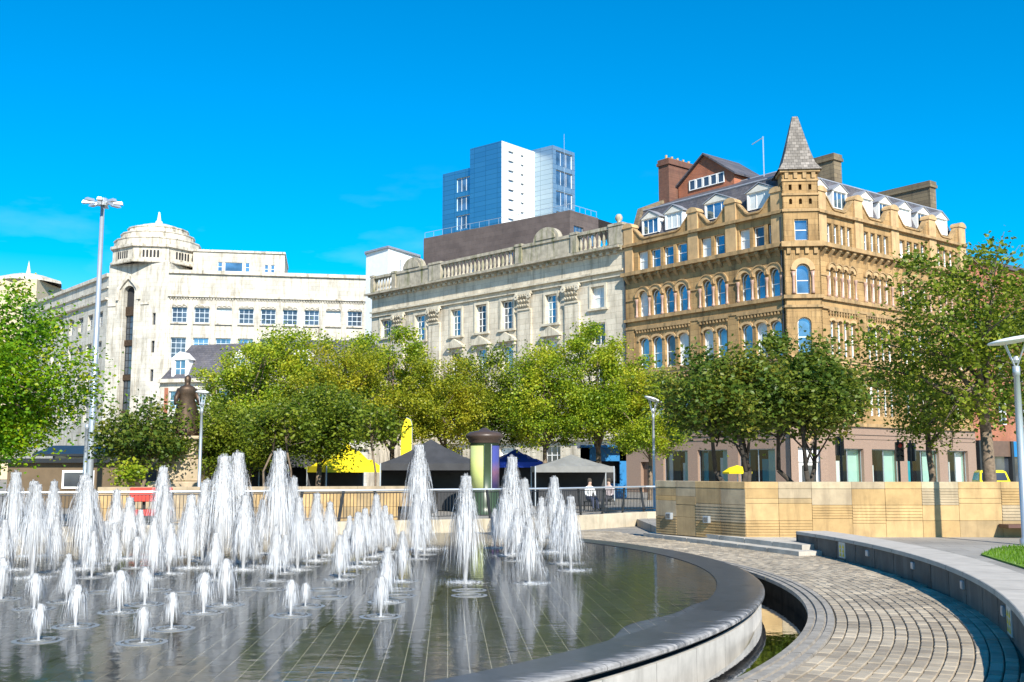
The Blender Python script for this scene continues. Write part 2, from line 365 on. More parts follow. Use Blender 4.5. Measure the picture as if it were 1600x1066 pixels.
# paving behind the kerb wall, where the oval basin stops
xs = [x / 2 for x in range(-60, 10)]
mb = MB(); mb.add([(x, kerby(x) + .1, .0) for x in xs] + [(x, 40, .0) for x in xs], [[i, i + 1, i + 1 + len(xs), i + len(xs)] for i in range(len(xs) - 1)])
tag(mb.build('plaza', M_PAVE), kind='structure')
# moat
M_MOATF = simple('moat_floor', (.022, .019, .014), .95, var=.6, vscale=3, spec=.05)
mb = MB(); mb.lathe([(14.6, -.5), (16.2, -.5)], 120, C2); mb.lathe([(R2 + .01, -.5), (R2 + .01, -.03)], 120, C2)
tag(mb.build('moat_bed', M_MOATF), kind='structure')
mb = MB(); mb.lathe([(14.9, -.25), (R2 + .005, -.25)], 120, C2); tag(mb.build('moat_water', M_MOATW), kind='structure')

def stone_set(root, name, meshes, places):
    for i, M in enumerate(places): put(meshes[i % len(meshes)], name, root, M)

fountain = thing('fountain_basin', (C.x, C.y, 0), 'large round dark stone fountain basin with wet slab floor and pale rim', 'fountain')
def wetstone(name, dry, wet, limit):
    m, t, b = newmat(name)
    g = t.nodes.new('ShaderNodeNewGeometry'); sub = N(t, 'ShaderNodeVectorMath', operation='SUBTRACT'); sub.inputs[1].default_value = (C.x, C.y, 0)
    t.links.new(g.outputs['Position'], sub.inputs[0]); sx = t.nodes.new('ShaderNodeSeparateXYZ'); t.links.new(sub.outputs[0], sx.inputs[0])
    cb = t.nodes.new('ShaderNodeCombineXYZ'); t.links.new(sx.outputs[0], cb.inputs[0]); t.links.new(sx.outputs[1], cb.inputs[1])
    ln = N(t, 'ShaderNodeVectorMath', operation='LENGTH'); t.links.new(cb.outputs[0], ln.inputs[0])
    nz = noise(t, coords(t, scale=(1.2, 6, 1)), 2.2, 5, .7)
    ma = N(t, 'ShaderNodeMath', operation='MULTIPLY_ADD'); t.links.new(nz, ma.inputs[0]); ma.inputs[1].default_value = .9; t.links.new(ln.outputs['Value'], ma.inputs[2])
    # the side towards the sun has dried further in
    m2 = N(t, 'ShaderNodeMath', operation='MULTIPLY_ADD'); t.links.new(sx.outputs[1], m2.inputs[0]); m2.inputs[1].default_value = -.035; t.links.new(ma.outputs[0], m2.inputs[2])
    f = N(t, 'ShaderNodeMapRange'); t.links.new(m2.outputs[0], f.inputs[0]); f.inputs[1].default_value = limit; f.inputs[2].default_value = limit + .18
    var = ramp(t, noise(t, coords(t), 6, 5), [(.3, (.75,) * 3), (.7, (1.2,) * 3)]).outputs[0]
    oi = t.nodes.new('ShaderNodeObjectInfo'); ov = ramp(t, oi.outputs['Random'], [(0, (.85,) * 3), (1, (1.15,) * 3)]).outputs[0]
    c = mixc(t, 1., mixc(t, 1., mixc(t, f.outputs[0], wet, dry), var, 'MULTIPLY'), ov, 'MULTIPLY')
    t.links.new(c, b.inputs['Base Color'])
    r = N(t, 'ShaderNodeMapRange'); t.links.new(f.outputs[0], r.inputs[0]); r.inputs[3].default_value = .3; r.inputs[4].default_value = .8
    b.inputs['Specular IOR Level'].default_value = .16; t.links.new(r.outputs[0], b.inputs['Roughness']); bump(t, b, noise(t, coords(t), 14), .06, .008)
    return m
M_RIM = wetstone('rim_stone', (.33, .32, .31), (.05, .055, .064), 15.72)
M_SLAB = wetstone('slab_stone', (.26, .25, .235), (.062, .07, .084), 16.3)
# rim: cut stones with a rounded outer edge
NR = 96; da = 2 * math.pi / NR
prof = [(14.49, .02), (14.49, .074), (15.1, .08), (15.14, .074), (RD, .058), (RD, .03), (15.13, .01), (14.95, .005)]
mb = MB(); mb.lathe(prof, 3, (0, 0), .0002, da - .0002); rim_me = mb.mesh('rim_stone', M_RIM)
mb = MB(); mb.lathe([(15.11, -.055), (15.11, -.5)], 3, (0, 0), .0002, da - .0002); mb.lathe([(15.05, -.055), (15.11, -.055)], 3, (0, 0), .0002, da - .0002)
M_CLAD = simple('pale_cladding', (.46, .44, .40), .7, var=.18, vscale=3, stain=(.2, .19, .17), stain_amt=.6)
clad_me = mb.mesh('side_panel', M_CLAD)
for k in range(NR):
    a = k * da; p = C + Vector((math.cos(a + da / 2), math.sin(a + da / 2))) * 14.8
    if p.y > kerby(p.x) - .25: continue
    M = T(C.x, C.y, 0, a); put(rim_me, 'rim_stone', fountain, M); put(clad_me, 'side_panel', fountain, M)
mb = MB(); mb.lathe([(14.95, .06), (14.95, -.5)], 96, (0, 0)); mb.build('core', M_DARK, fountain, T(C.x, C.y, 0))
# floor bed + slabs
def inside(x, y, r): return (x - C.x) ** 2 + (y - C.y) ** 2 < r * r and y < kerby(x) - .12
pts = []
for k in range(180):
    a = 2 * math.pi * k / 180; p = C + Vector((math.cos(a), math.sin(a))) * 14.5
    if p.y > kerby(p.x) - .1: p.y = kerby(p.x) - .1
    pts.append((p.x, p.y))
def fan(pts, z):
    mb = MB(); n = len(pts); mb.add([(C.x, C.y, z)] + [(x, y, z) for x, y in pts], [[0, i + 1, (i + 1) % n + 1] for i in range(n)]); return mb
fan(pts, .056).build('floor_bed', simple('joint_grout', (.36, .34, .3), .8), fountain)
SW, SL = .19, .57; slabs = []
for i in range(-80, 84):
    for j in range(-30, 30):
        x = C.x + (i + .5) * SW; y = C.y + (j + .5 + (.5 if i % 2 else 0)) * SL
        # turn the grid a little so that its joints run as in the photograph
        a = .06; xr = C.x + (x - C.x) * math.cos(a) - (y - C.y) * math.sin(a); yr = C.y + (x - C.x) * math.sin(a) + (y - C.y) * math.cos(a)
        if inside(xr, yr, 14.72): slabs.append((xr, yr))
def slab_box(mb, h=.06): mb.box(-SW / 2 + .005, SW / 2 - .005, -SL / 2 + .004, SL / 2 - .004, .03, h)
sm = []
for k in range(3):
    mb = MB(); slab_box(mb, .06 + k * .0012); sm.append(mb.mesh('floor_slab', M_SLAB))
def inview(x, y): return y > 3 and abs(x / y) < .52
slabs.sort(key=lambda p: (not (inview(*p) and p[1] > 8.5), p[1] ** 2 + p[0] ** 2))
for i, (x, y) in enumerate(slabs[:290]): put(sm[i % 3], 'floor_slab', fountain, T(x, y, 0, .06))
vs = []; fs = []
ca, sa = math.cos(.06), math.sin(.06)
mb = MB()
for (x, y) in slabs[290:]:
    q = [(-SW / 2 + .005, -SL / 2 + .004), (SW / 2 - .005, -SL / 2 + .004), (SW / 2 - .005, SL / 2 - .004), (-SW / 2 + .005, SL / 2 - .004)]
    z = .06 + rnd.random() * .002
    w = [(x + a * ca - b * sa, y + a * sa + b * ca) for a, b in q]
    mb.add([(a, b, .03) for a, b in w] + [(a, b, z) for a, b in w], [[4, 5, 6, 7], [0, 1, 5, 4], [1, 2, 6, 5], [2, 3, 7, 6], [3, 0, 4, 7]])
tag(mb.build('floor_slabs', M_SLAB, fountain), kind='stuff')
# a film of water lies on the floor
wp = []
for k in range(360):
    a = 2 * math.pi * k / 360; aa = a if a < math.pi else a - 2 * math.pi; rr = interp(aa, [-3.1, -1.6, -1.2, -.5, -.28, -.1, 3.1], [14.6, 14.35, 14.3, 14.4, 14.6, 14.7, 14.7]) + .12 * math.sin(a * 7 + 1) + .1 * math.sin(a * 17) + .06 * math.sin(a * 41)
    rr = min(rr, 14.48); p = C + Vector((math.cos(a), math.sin(a))) * rr
    if p.y > kerby(p.x) - .13: p.y = kerby(p.x) - .13
    wp.append((p.x, p.y))
tag(fan(wp, .0645).build('fountain_water', M_POND), kind='structure')

# ------------------------------------------------------------------ water jets: strands of water thrown up and falling back
JB = [(17,733,890),(50,752,902),(47,748,868),(79,748,868),(85,805,893),(126,738,880),(131,745,888),(142,763,882),(143,828,902),(178,762,872),(176,815,896),(199,774,873),(163,812,880),
 (212,838,887),(217,794,870),(238,806,903),(255,755,868),(250,726,858),(264,815,896),(285,800,870),(295,770,887),(316,750,876),(4,810,893),(-20,760,880),(-30,800,900),
 (53,895,951),(60,942,1000),(104,863,940),(118,912,978),(186,890,956),(226,885,944),(222,947,1003),(268,924,982),(318,893,957),(2,870,936),(351,872,945),
 (320,746,872),(345,707,885),(367,702,878),(335,830,905),(380,770,890),(396,818,884),(408,778,865),(432,699,885),(430,818,907),(445,834,895),(456,742,870),(465,774,890),(479,812,885),
 (493,768,876),(503,816,873),(514,782,867),(530,834,905),(538,826,898),(545,804,880),(558,798,885),(569,792,878),(582,802,870),(587,770,868),(601,788,865),(610,802,862),
 (454,905,961),(477,910,947),(595,899,963),(604,852,940),(628,828,908),(650,769,873),(663,780,866),(653,690,858),(727,738,909),(773,793,856),(790,758,868),(800,709,866),(808,792,876),
 (820,745,864),(827,808,911),(846,775,862),(866,742,862),(877,778,880),(892,772,891)]
def jet_mesh(seed, kind):
    r = random.Random(seed); mb = MB()
    n, wd = {'short': (2300, .0036), 'mid': (4200, .0021), 'tall': (5000, .0015)}[kind]
    spread = {'short': .36, 'mid': .3, 'tall': .27}[kind]
    def strand(az, w, h, t0, t1, th, x0, y0):
        o = r.random() * math.pi; cx, sy = math.cos(o) * th, math.sin(o) * th; vs = []; m = 6
        for k in range(m + 1):
            t = t0 + (t1 - t0) * k / m; q = math.sin(math.pi * k / m) * .85 + .15
            x = x0 + math.cos(az) * w * t; y = y0 + math.sin(az) * w * t; z = 4 * h * t * (1 - t)
            vs += [(x - cx * q, y - sy * q, z), (x + cx * q, y + sy * q, z)]
        mb.add(vs, [[2 * k, 2 * k + 1, 2 * k + 3, 2 * k + 2] for k in range(m)])
    for i in range(n):
        f = abs(r.gauss(0, .44)); az = r.random() * 6.283; w = spread * min(f, 1.05)
        if kind == 'short': h = (1 - .12 * f * f) * (1 - .16 * r.random() ** 2)
        else: h = max(.3, 1 - .5 * f ** 1.4) * (1 - .3 * r.random() ** 2)
        t0 = r.random() ** .8 * .8; t1 = min(.96, t0 + r.uniform(.07, .24))
        rad = r.random() * .022; strand(az, w, h, t0, t1, wd * r.uniform(.5, 1.2), math.cos(az) * rad, math.sin(az) * rad)
    for i in range(n // 2):                        # the rising core
        az = r.random() * 6.283; rad = r.random() ** .5 * .035 * (1 if kind == 'short' else .6)
        t0 = r.random() ** 1.5 * .5; strand(az, .06, .97 * (1 - .25 * r.random() ** 2), t0, t0 + r.uniform(.1, .22), wd * 1.2, math.cos(az) * rad, math.sin(az) * rad)
    mb.tube([(0, 0, -.01), (0, 0, .3), (0, 0, .62), (0, 0, .86)], [.034, .03, .02, .003] if kind == 'short' else [.02, .017, .011, .002], 7)
    # low crown of splash where the water lands
    for i in range(200 if kind == 'short' else 500):
        az = r.random() * 6.283; d = r.uniform(.03, 1.0) * spread * 1.1; h = r.uniform(.01, .05); x, y = math.cos(az) * d, math.sin(az) * d; th = wd * .7
        mb.add([(x - th, y, 0), (x + th, y, 0), (x + r.gauss(0, .01), y + r.gauss(0, .01), h)], [[0, 1, 2]])
    for i in range(260 if kind == 'short' else 700):       # foam flecks floating out from the foot
        az = r.random() * 6.283; d = abs(r.gauss(0, .55)) * spread * 1.5; x, y = math.cos(az) * d, math.sin(az) * d; q = r.uniform(.002, .007) * (2 if kind == 'short' else 1); e = q * r.uniform(1, 3)
        mb.add([(x - e, y, .006), (x, y - q, .006), (x + e, y, .006), (x, y + q, .006)], [[0, 1, 2, 3]])
    return mb.mesh('water_jet', M_JET)
JM = {k: [jet_mesh(s + 11, k) for s in range(4)] for k in ('short', 'mid', 'tall')}
M_RING = simple('nozzle_ring', (.24, .24, .235), .4, .3)
mb = MB(); mb.lathe([(.13, 0), (.13, .016), (.165, .02), (.165, 0)], 20); mb.lathe([(.2, 0), (.2, .012), (.25, .008), (.25, 0)], 20); ring_me = mb.mesh('nozzle_ring', M_RING)
jr = random.Random(3)
for i, (px, top, base) in enumerate(JB):
    g = gnd(px, base, .07)
    if g.y > kerby(g.x) - .6: g = Vector((g.x * (kerby(g.x) - .7) / g.y, kerby(g.x) - .7, .07))
    h = at(px, top, g.y).z - .07
    kind = 'short' if h < .62 else 'mid' if h < 1.25 else 'tall'
    sw = jr.uniform(.88, 1.12) * (1 if kind == 'short' else 1.0)
    o = put(JM[kind][i % 4], 'water_jet', None, T(g.x, g.y, .068, jr.random() * 6.28) @ Matrix.Diagonal((h * sw, h * sw, h, 1)))
    lab = {'short': 'low bell of white water with bright core bubbling from fountain floor', 'mid': 'knee to waist high plume of white water in the fountain', 'tall': 'tall feathery plume of white water rising from fountain'}[kind]
    tag(o, lab, 'water jet', {'short': 'low water jets of the fountain', 'mid': 'middling water jets of the fountain', 'tall': 'tall water jets of the fountain'}[kind])
    put(ring_me, 'nozzle_ring', fountain, T(g.x, g.y, .06))
for (px, py) in [(505,921),(515,933),(733,922),(733,930),(622,921),(622,931),(390,920),(160,925),(240,922),(285,927),(420,921)]:
    g = gnd(px, py, .07); put(ring_me, 'nozzle_ring', fountain, T(g.x, g.y, .06))
# drain slots
mb = MB(); mb.box(-.018, .018, -.28, .28, 0, .0035); slot_me = mb.mesh('drain_slot', M_BLACK)
for i in range(-7, 8):
    for j in range(0, 8):
        x, y = -4.1 + i * 1.03, 9.9 + j * 1.0
        if inside(x, y, 11.9): put(slot_me, 'drain_slot', fountain, T(x, y, .06, -.06))

# ------------------------------------------------------------------ moat kerb, path of setts
M_KERB = simple('kerb_stone', (.27, .24, .2), .75, var=.3, vscale=5, bmp=.2)
path = thing('path', (C2.x, C2.y, 0), None, None); tag(path, kind='structure')
NK = 66; dk = 2 * math.pi / NK
pf = [(R2, -.04), (R2, .015), (R2 + .07, .02), (R2 + .075, -.0), (R2 + .1, -.0), (R2 + .105, .022), (R2 + .19, .022), (R2 + .195, .0), (R2 + .22, .0), (R2 + .225, .02), (R2 + .3, .018), (R2 + .31, -.02)]
mb = MB(); mb.lathe(pf, 4, (0, 0), .0004, dk - .0004); kme = mb.mesh('kerb_stone', M_KERB)
def free(x, y, r=15.2): return (x - C.x) ** 2 + (y - C.y) ** 2 > r * r
for k in range(NK):
    a = -math.pi * .75 + k * dk; p = C2 + Vector((math.cos(a + dk / 2), math.sin(a + dk / 2))) * (R2 + .15)
    if -2.0 < a < .75 and free(p.x, p.y, 15.0): put(kme, 'kerb_stone', path, T(C2.x, C2.y, 0, a))
def settmat():
    m, t, b = newmat('stone_sett')
    rp = t.nodes.new('ShaderNodeNewGeometry').outputs['Random Per Island']; oi = t.nodes.new('ShaderNodeObjectInfo').outputs['Random']
    ad = N(t, 'ShaderNodeMath', operation='ADD'); t.links.new(rp, ad.inputs[0]); t.links.new(oi, ad.inputs[1])
    fr = N(t, 'ShaderNodeMath', operation='FRACT'); t.links.new(ad.outputs[0], fr.inputs[0])
    c = ramp(t, fr.outputs[0], [(0, (.27, .22, .16)), (.5, (.35, .29, .21)), (1, (.43, .36, .265))]).outputs[0]
    g = ramp(t, noise(t, coords(t), .8, 6, .7), [(.32, (.6,) * 3), (.62, (1.1,) * 3)]).outputs[0]
    t.links.new(mixc(t, 1., c, g, 'MULTIPLY'), b.inputs['Base Color']); b.inputs['Roughness'].default_value = .75
    bump(t, b, noise(t, coords(t), 45), .25, .01); return m
M_SETT = settmat()
C3 = Vector((-20.5, 19.6)); RB = 27.0
def onbench(x, y): return math.hypot(x - C3.x, y - C3.y) > RB - .03 and y < 23.5
setts = []; row = 0; rr = R2 + .32
while rr < R2 + 7.5:
    n = int(2 * math.pi * rr / .205)
    for k in range(n):
        a = -2.0 + (k + (.5 if row % 2 else 0)) * 2 * math.pi / n
        if a > 1.15: break
        x, y = C2.x + math.cos(a) * (rr + .06), C2.y + math.sin(a) * (rr + .06)
        rc = math.hypot(x - C.x, y - C.y); ac = math.atan2(y - C.y, x - C.x)
        if rc < 15.27: continue
        if onbench(x, y): continue
        if y > 23.3 and x > interp(y, [22, 28.6, 34], [5.9, 3.4, 2.2]): continue
        if y > kerby(min(x, 4.6)) - .1 or y > 31: continue
        setts.append((x, y, a, n))
    rr += .126; row += 1
setts.sort(key=lambda s: (not (inview(s[0], s[1]) and s[1] > 8.2), s[0] ** 2 + s[1] ** 2))
sme = []
for k in range(4):
    mb = MB(); mb.box(-.057, .057, -.097, .097, -.02, .006 + .0025 * k, .008); sme.append(mb.mesh('stone_sett', M_SETT))
for i, (x, y, a, n) in enumerate(setts[:290]): put(sme[rnd.randrange(4)], 'stone_sett', path, T(x, y, 0, a + rnd.gauss(0, .012)))
mb = MB()
for (x, y, a, n) in setts[290:]:
    c, s = math.cos(a), math.sin(a); z = .006 + rnd.random() * .007
    def q(w, l): return [(x + p * c - o * s, y + p * s + o * c) for p, o in ((-w, -l), (w, -l), (w, l), (-w, l))]
    A = q(.057, .097); B = q(.05, .09)
    mb.add([(*p, -.02) for p in A] + [(*p, z - .008) for p in A] + [(*p, z) for p in B], [[0, 1, 5, 4], [1, 2, 6, 5], [2, 3, 7, 6], [3, 0, 4, 7], [4, 5, 9, 8], [5, 6, 10, 9], [6, 7, 11, 10], [7, 4, 8, 11], [8, 9, 10, 11]])
tag(mb.build('setts', M_SETT, path), kind='stuff')
M_JOINT = simple('joint_dirt', (.1, .085, .06), .95, var=.3, vscale=6)
mb = MB(); mb.lathe([(R2 + .3, -.012), (R2 + 3.4, -.012)], 100, C2, -2.1, 1.0); mb.build('joint_bed', M_JOINT, path)

# ------------------------------------------------------------------ terrace, steps, bench wall, lawn
TZ = .2
tp = []
for k in range(41):
    a = .141 - k * .022; p = C3 + Vector((math.cos(a), math.sin(a))) * (RB + .3); tp.append((p.x, p.y))
mb = MB(); mb.prism(tp + [(40, tp[-1][1]), (40, 60), (4.0, 60), (4.0, 29.2), (4.1, 28.9)], -.1, TZ)
tag(mb.build('terrace', M_TERR), kind='structure')
steps = thing('steps', (5, 26, 0), 'two long shallow stone steps below the buff panelled wall', 'steps')
for i, (z0, z1, ed) in enumerate(((-.05, .1, ((3.49, 28.5), (5.87, 21.95), (6.6, 22.15), (4.3, 28.9))), (-.05, .2, ((3.85, 28.9), (6.06, 22.4), (7.2, 22.8), (5.0, 29.3))))):
    n = 6
    for k in range(n):
        L = lambda a, b, t: (a[0] + (b[0] - a[0]) * t, a[1] + (b[1] - a[1]) * t); t0, t1 = k / n + .002, (k + 1) / n - .002
        mb = MB(); mb.prism([L(ed[0], ed[1], t0), L(ed[0], ed[1], t1), L(ed[3], ed[2], t1), L(ed[3], ed[2], t0)][::1], z0, z1 + .004 * i)
        mb.build('step_stone', M_CONC, steps)
bench = thing('bench_wall', (C3.x + RB, C3.y, 0), 'low curved concrete wall with pale coping and small recessed lamps along the paved path', 'wall')
NB = 24; db = .0385
mb = MB(); mb.lathe([(RB, -.05), (RB, .36), (RB + .62, .36), (RB + .62, -.05)], 2, (0, 0), .0004, db - .0004)
M_DCONC = simple('dark_concrete', (.1, .09, .078), .8, var=.3, vscale=2, bmp=.2, stain=(.2, .19, .17), stain_amt=.5)
bm_ = mb.mesh('wall_panel', M_DCONC)
mb = MB(); mb.lathe([(RB - .03, .362), (RB - .03, .425), (RB - .02, .432), (RB + .66, .432), (RB + .66, .362), (RB - .03, .362)], 2, (0, 0), .0003, db - .0003); cp_ = mb.mesh('coping_stone', simple('pale_coping', (.42, .38, .33), .8, var=.12, vscale=3, bmp=.1))
for k in range(NB):
    M = T(C3.x, C3.y, 0, .141 - (k + 1) * db); put(bm_, 'wall_panel', bench, M); put(cp_, 'coping_stone', bench, M)
mb = MB(); mb.box(RB - .025, RB + .62, -.02, .0, -.05, .425); mb.build('end_panel', M_DCONC, bench, T(C3.x, C3.y, 0, .141 + .0008))
for a in (.0, -.093, -.2, -.3):
    mb = MB(); mb.box(RB - .03, RB + .02, -.07, .07, .19, .3, .008); mb.box(RB - .034, RB - .028, -.05, .05, .21, .28); mb.build('recessed_lamp', M_GREYM, bench, T(C3.x, C3.y, 0, a))
for a in (.052, -.315):
    mb = MB(); mb.box(RB - .012, RB + .01, -.17, .17, .05, .35); s_ = mb.build('sign_plate', simple('sign_grey', (.5, .52, .5), .4), bench, T(C3.x, C3.y, 0, a)); s_['label'] = 'small pale plate with yellow warning triangles'
    for dy in (-.08, .08):
        mb = MB()
        for z in (.08, .16, .24):
            mb.add([(RB - .016, dy - .06, z), (RB - .016, dy + .06, z), (RB - .016, dy, z + .075)], [[0, 1, 2]])
        mb.build('warning_mark', M_YEL, s_, T(C3.x, C3.y, 0, a))
# lawn
M_GRASS = simple('grass', (.12, .22, .012), .8, var=.35, vscale=9, bmp=.6)
lp = [(7.6, 6), (7.9, 12), (8.04, 16.7), (8.6, 19.7), (9.4, 21.0), (10.1, 21.7), (30, 22.2), (30, 6)]
mb = MB(); mb.prism(lp, TZ - .05, TZ + .03); tag(mb.build('lawn', M_GRASS), kind='structure')
mb = MB(); gr = random.Random(5)
for i in range(30000):
    x = gr.uniform(7.7, 14); y = gr.uniform(9, 21.8)
    if x < interp(y, [6, 12, 16.7, 19.7, 21, 21.7], [7.6, 7.9, 8.04, 8.6, 9.4, 10.1]) + .02: continue
    h = gr.uniform(.03, .07); a = gr.random() * 6.28; c, s = math.cos(a) * .008, math.sin(a) * .008
    mb.add([(x - c, y - s, TZ + .028), (x + c, y + s, TZ + .028), (x + gr.gauss(0, .02), y + gr.gauss(0, .02), TZ + .03 + h)], [[0, 1, 2]])
tag(mb.build('grass', leafmat('grass_blades', [(.07, .16, .006), (.13, .26, .01), (.2, .33, .015)])), 'short bright green grass of the lawn edge', 'grass', kind='stuff')

# ------------------------------------------------------------------ buff panelled wall
AW0 = Vector((3.77, 28.0)); AW1 = Vector((5.46, 25.0)); AW2 = Vector((22, 25.0)); ATOP = 1.48
buff = thing('buff_wall', (AW1.x, AW1.y, TZ), 'long buff sandstone wall of smooth and ribbed panels with a bend', 'wall')
def buffmat(name, c, sc):
    m = simple(name, c, .85, var=.22, vscale=2.2, bmp=.25, stain=(c[0] * .5, c[1] * .48, c[2] * .48), stain_amt=.7); return m
BM = [buffmat('buff_%d' % i, c, 1) for i, c in enumerate([(.40, .265, .115), (.45, .305, .14), (.33, .235, .12), (.36, .285, .185), (.44, .36, .235)])]
def ribbed(mb, u0, u1, z0, z1):
    mb.box(u0, u1, 0, .2, z0, z1); n = int((z1 - z0) / .06); h = (z1 - z0) / n
    for k in range(n): mb.box(u0 + .002, u1 - .002, -.014, .01, z0 + k * h + .004, z0 + k * h + h * .62)
wr = random.Random(21)
def buff_run(P, Q):
    MF = frame(P, Q - P); L = (Q - P).length; u = 0
    while u < L - .05:
        w = min(wr.choice([.78, .86, .94, 1.0]), L - u); w = L - u if L - u - w < .3 else w
        mb = MB(); mb.box(u + .003, u + w - .003, -.012, .32, ATOP - .16, ATOP, .006); mb.build('coping_stone', BM[wr.choice([1, 3, 4, 4])], buff, MF)
        z = [TZ - .08, TZ + .38, TZ + .74, ATOP - .163 - .22, ATOP - .163]
        zz = [z[0], z[1] + wr.choice([-.06, 0, .05]), z[2], z[4]] if wr.random() < .5 else [z[0], z[1], z[2] + wr.choice([-.05, .04]), z[3], z[4]]
        for a, b in zip(zz, zz[1:]):
            mb = MB(); 
            if wr.random() < .52 and b - a > .25: ribbed(mb, u + .004, u + w - .004, a + .003, b - .003)
            else: mb.box(u + .004, u + w - .004, -.004 + wr.uniform(-.004, .004), .2, a + .003, b - .003, .004)
            mb.build('stone_panel', BM[wr.choice([0, 0, 1, 1, 2, 3] if P is AW1 else [0, 2, 2, 2, 3, 3])], buff, MF)  # run left of the bend gets darker stones, its grazing light put into colour
        u += w
    mb = MB(); mb.box(0, L, .06, .3, TZ - .08, ATOP - .01); mb.build('backing', M_CONC, buff, MF)
    return MF
MFa = buff_run(AW0, AW1); MFb = buff_run(AW1, AW2)
for u, z in ((.62, .5), (2.1, .47)):
    mb = MB(); mb.box(u - .1, u + .1, -.09, .0, z, z + .17, .01); l_ = mb.build('wall_lamp', M_GREYM, buff, MFa); mb = MB(); mb.box(u - .07, u + .07, -.097, -.09, z + .03, z + .14); mb.build('lamp_glass', M_GLASSD, l_, MFa)
seat = thing('wall_bench', (13.5, 24.8, TZ), 'dark timber bench slab fixed along the buff wall', 'bench')
mb = MB(); mb.uz([(0, .0), (7, .0), (7, .07), (0, .07)], 0, .5); mb.build('seat', simple('dark_timber', (.10, .045, .035), .5, var=.2), seat, T(11.35, 24.47, .44))
for x in (12.2, 14.4, 16.6):
    mb = MB(); mb.box(x, x + .08, 24.6, 24.98, TZ, .44); mb.build('bracket', M_BLACK, seat)

# ------------------------------------------------------------------ kerb wall and railing behind the fountain
kw = thing('kerb_wall', (0, 30, 0), 'low pale stone kerb wall curving behind the fountain under the railing', 'wall')
xs = [-22, -20.5]; 
while xs[-1] < 4.4: xs.append(xs[-1] + 1.0 * (1 if xs[-1] < 1 else .72))
M_KW = simple('pale_kerb', (.47, .4, .29), .85, var=.2, vscale=2, stain=(.2, .17, .11), stain_amt=.7)
kp = [Vector((x, kerby(x))) for x in xs]
for a, b in zip(kp, kp[1:]):
    MF = frame(a, b - a); mb = MB(); mb.box(.003, (b - a).length - .003, 0, .4, -.05, .41, .012); mb.build('kerb_stone', M_KW, kw, MF)
rail = thing('railing', (0, 30, .4), 'black metal railing with leaning posts and pale handrail on the kerb wall', 'railing')
mb = MB(); mb.tube([(p.x, p.y + .2, 1.22) for p in kp], .028, 8); mb.build('handrail', M_PALEM, rail)
mb = MB(); mb.tube([(p.x, p.y + .2, 1.15) for p in kp], .014, 5); mb.tube([(p.x, p.y + .2, .5) for p in kp], .014, 5); mb.build('side_rail', M_BLACK, rail)
for i, (a, b) in enumerate(zip(kp, kp[1:])):
    d = (b - a); L = d.length; MF = frame(a, d)
    ln = .12 if i % 3 else -.12
    mb = MB(); mb.uz([(-.03, .4), (.05, .4), (.05 + ln, 1.2), (-.03 + ln, 1.2)], .185, .215); mb.build('post', M_BLACK, rail, MF)
    mb = MB(); nb = int(L / .085)
    for k in range(nb):
        x = (k + .5) * L / nb; mb.box(x - .007, x + .007, .192, .206, .5, 1.15)
    mb.build('bars', M_BLACK, rail, MF)
# arched end of the railing
pe = kp[-1]; mb = MB(); mb.tube([(pe.x + .45 * math.sin(t), pe.y + .2 + .3 * math.sin(t), .42 + .8 * math.cos(t)) for t in [k * math.pi / 16 for k in range(9)]], .03, 6); mb.build('end_hoop', M_BLACK, rail)

# planter wall behind it
pl = thing('planter_wall', (-8, 36, 0), 'low buff block wall of the raised tree bed behind the railing', 'wall')
P0, P1 = Vector((-13.6, 35.0)), Vector((-3.5, 37.2)); MF = frame(P0, P1 - P0); L = (P1 - P0).length; n = 11
for k in range(n):
    for z0, z1, s in ((0, .5, 0), (.5, 1.0, .5)):
        a = max(0, (k + s - .5) * L / n); b = min(L, (k + s + .5) * L / n); mb = MB(); mb.box(a + .004, b - .004, 0, .4, z0 + .003, z1 - .003, .008); mb.build('stone_block', BM[wr.choice([0, 1, 2, 3])], pl, MF)
    mb = MB(); mb.box(k * L / n + .003, (k + 1) * L / n - .003, -.03, .45, 1.0, 1.2, .01); mb.build('coping_stone', BM[3], pl, MF)
mb = MB(); mb.prism([(-13.6, 35.4), (-3.6, 37.5), (-3.2, 46), (-14, 46)], 0, .95); tag(mb.build('soil_bed', simple('soil', (.05, .04, .03), .95)), kind='structure')

# ------------------------------------------------------------------ sandstone corner building
A = Vector((19.72, 75.0)); L0 = Vector((9.47, 87.44)); B = Vector((22.05, 74.8)); DR = Vector((1.3, 1)).normalized()
sb = thing('sandstone_building', (20.9, 76, 0), 'ornate honey sandstone corner block with arched windows, dormers and spired corner turret', 'building')
ML = frame(L0, A - L0); LL = (A - L0).length; MR = frame(B, DR); LR = 20.0; MT = frame(A, B - A); LT = (B - A).length
def group(u0, u1, n, gap=.32):
    w = (u1 - u0 - gap * (n - 1)) / n; return [(u0 + k * (w + gap), u0 + k * (w + gap) + w) for k in range(n)]
GL = [group(1.58, 6.88, 4), group(8.35, 10.65, 2), group(12.05, 15.66, 3)]
GR = [group(1.2, 4.2, 4, .26), group(5.75, 8.95, 4, .26), group(10.5, 14.2, 4, .26), group(15.9, 19.2, 4, .26)]
GT = [[(LT / 2 - .48, LT / 2 + .48)]]
SHOPL = [(4.1, 6.64), (7.64, 10.52), (11.53, 14.83)]; SHOPR = [(1.05, 4.43), (5.46, 9.0), (10.03, 14.47), (15.68, 18.73)]
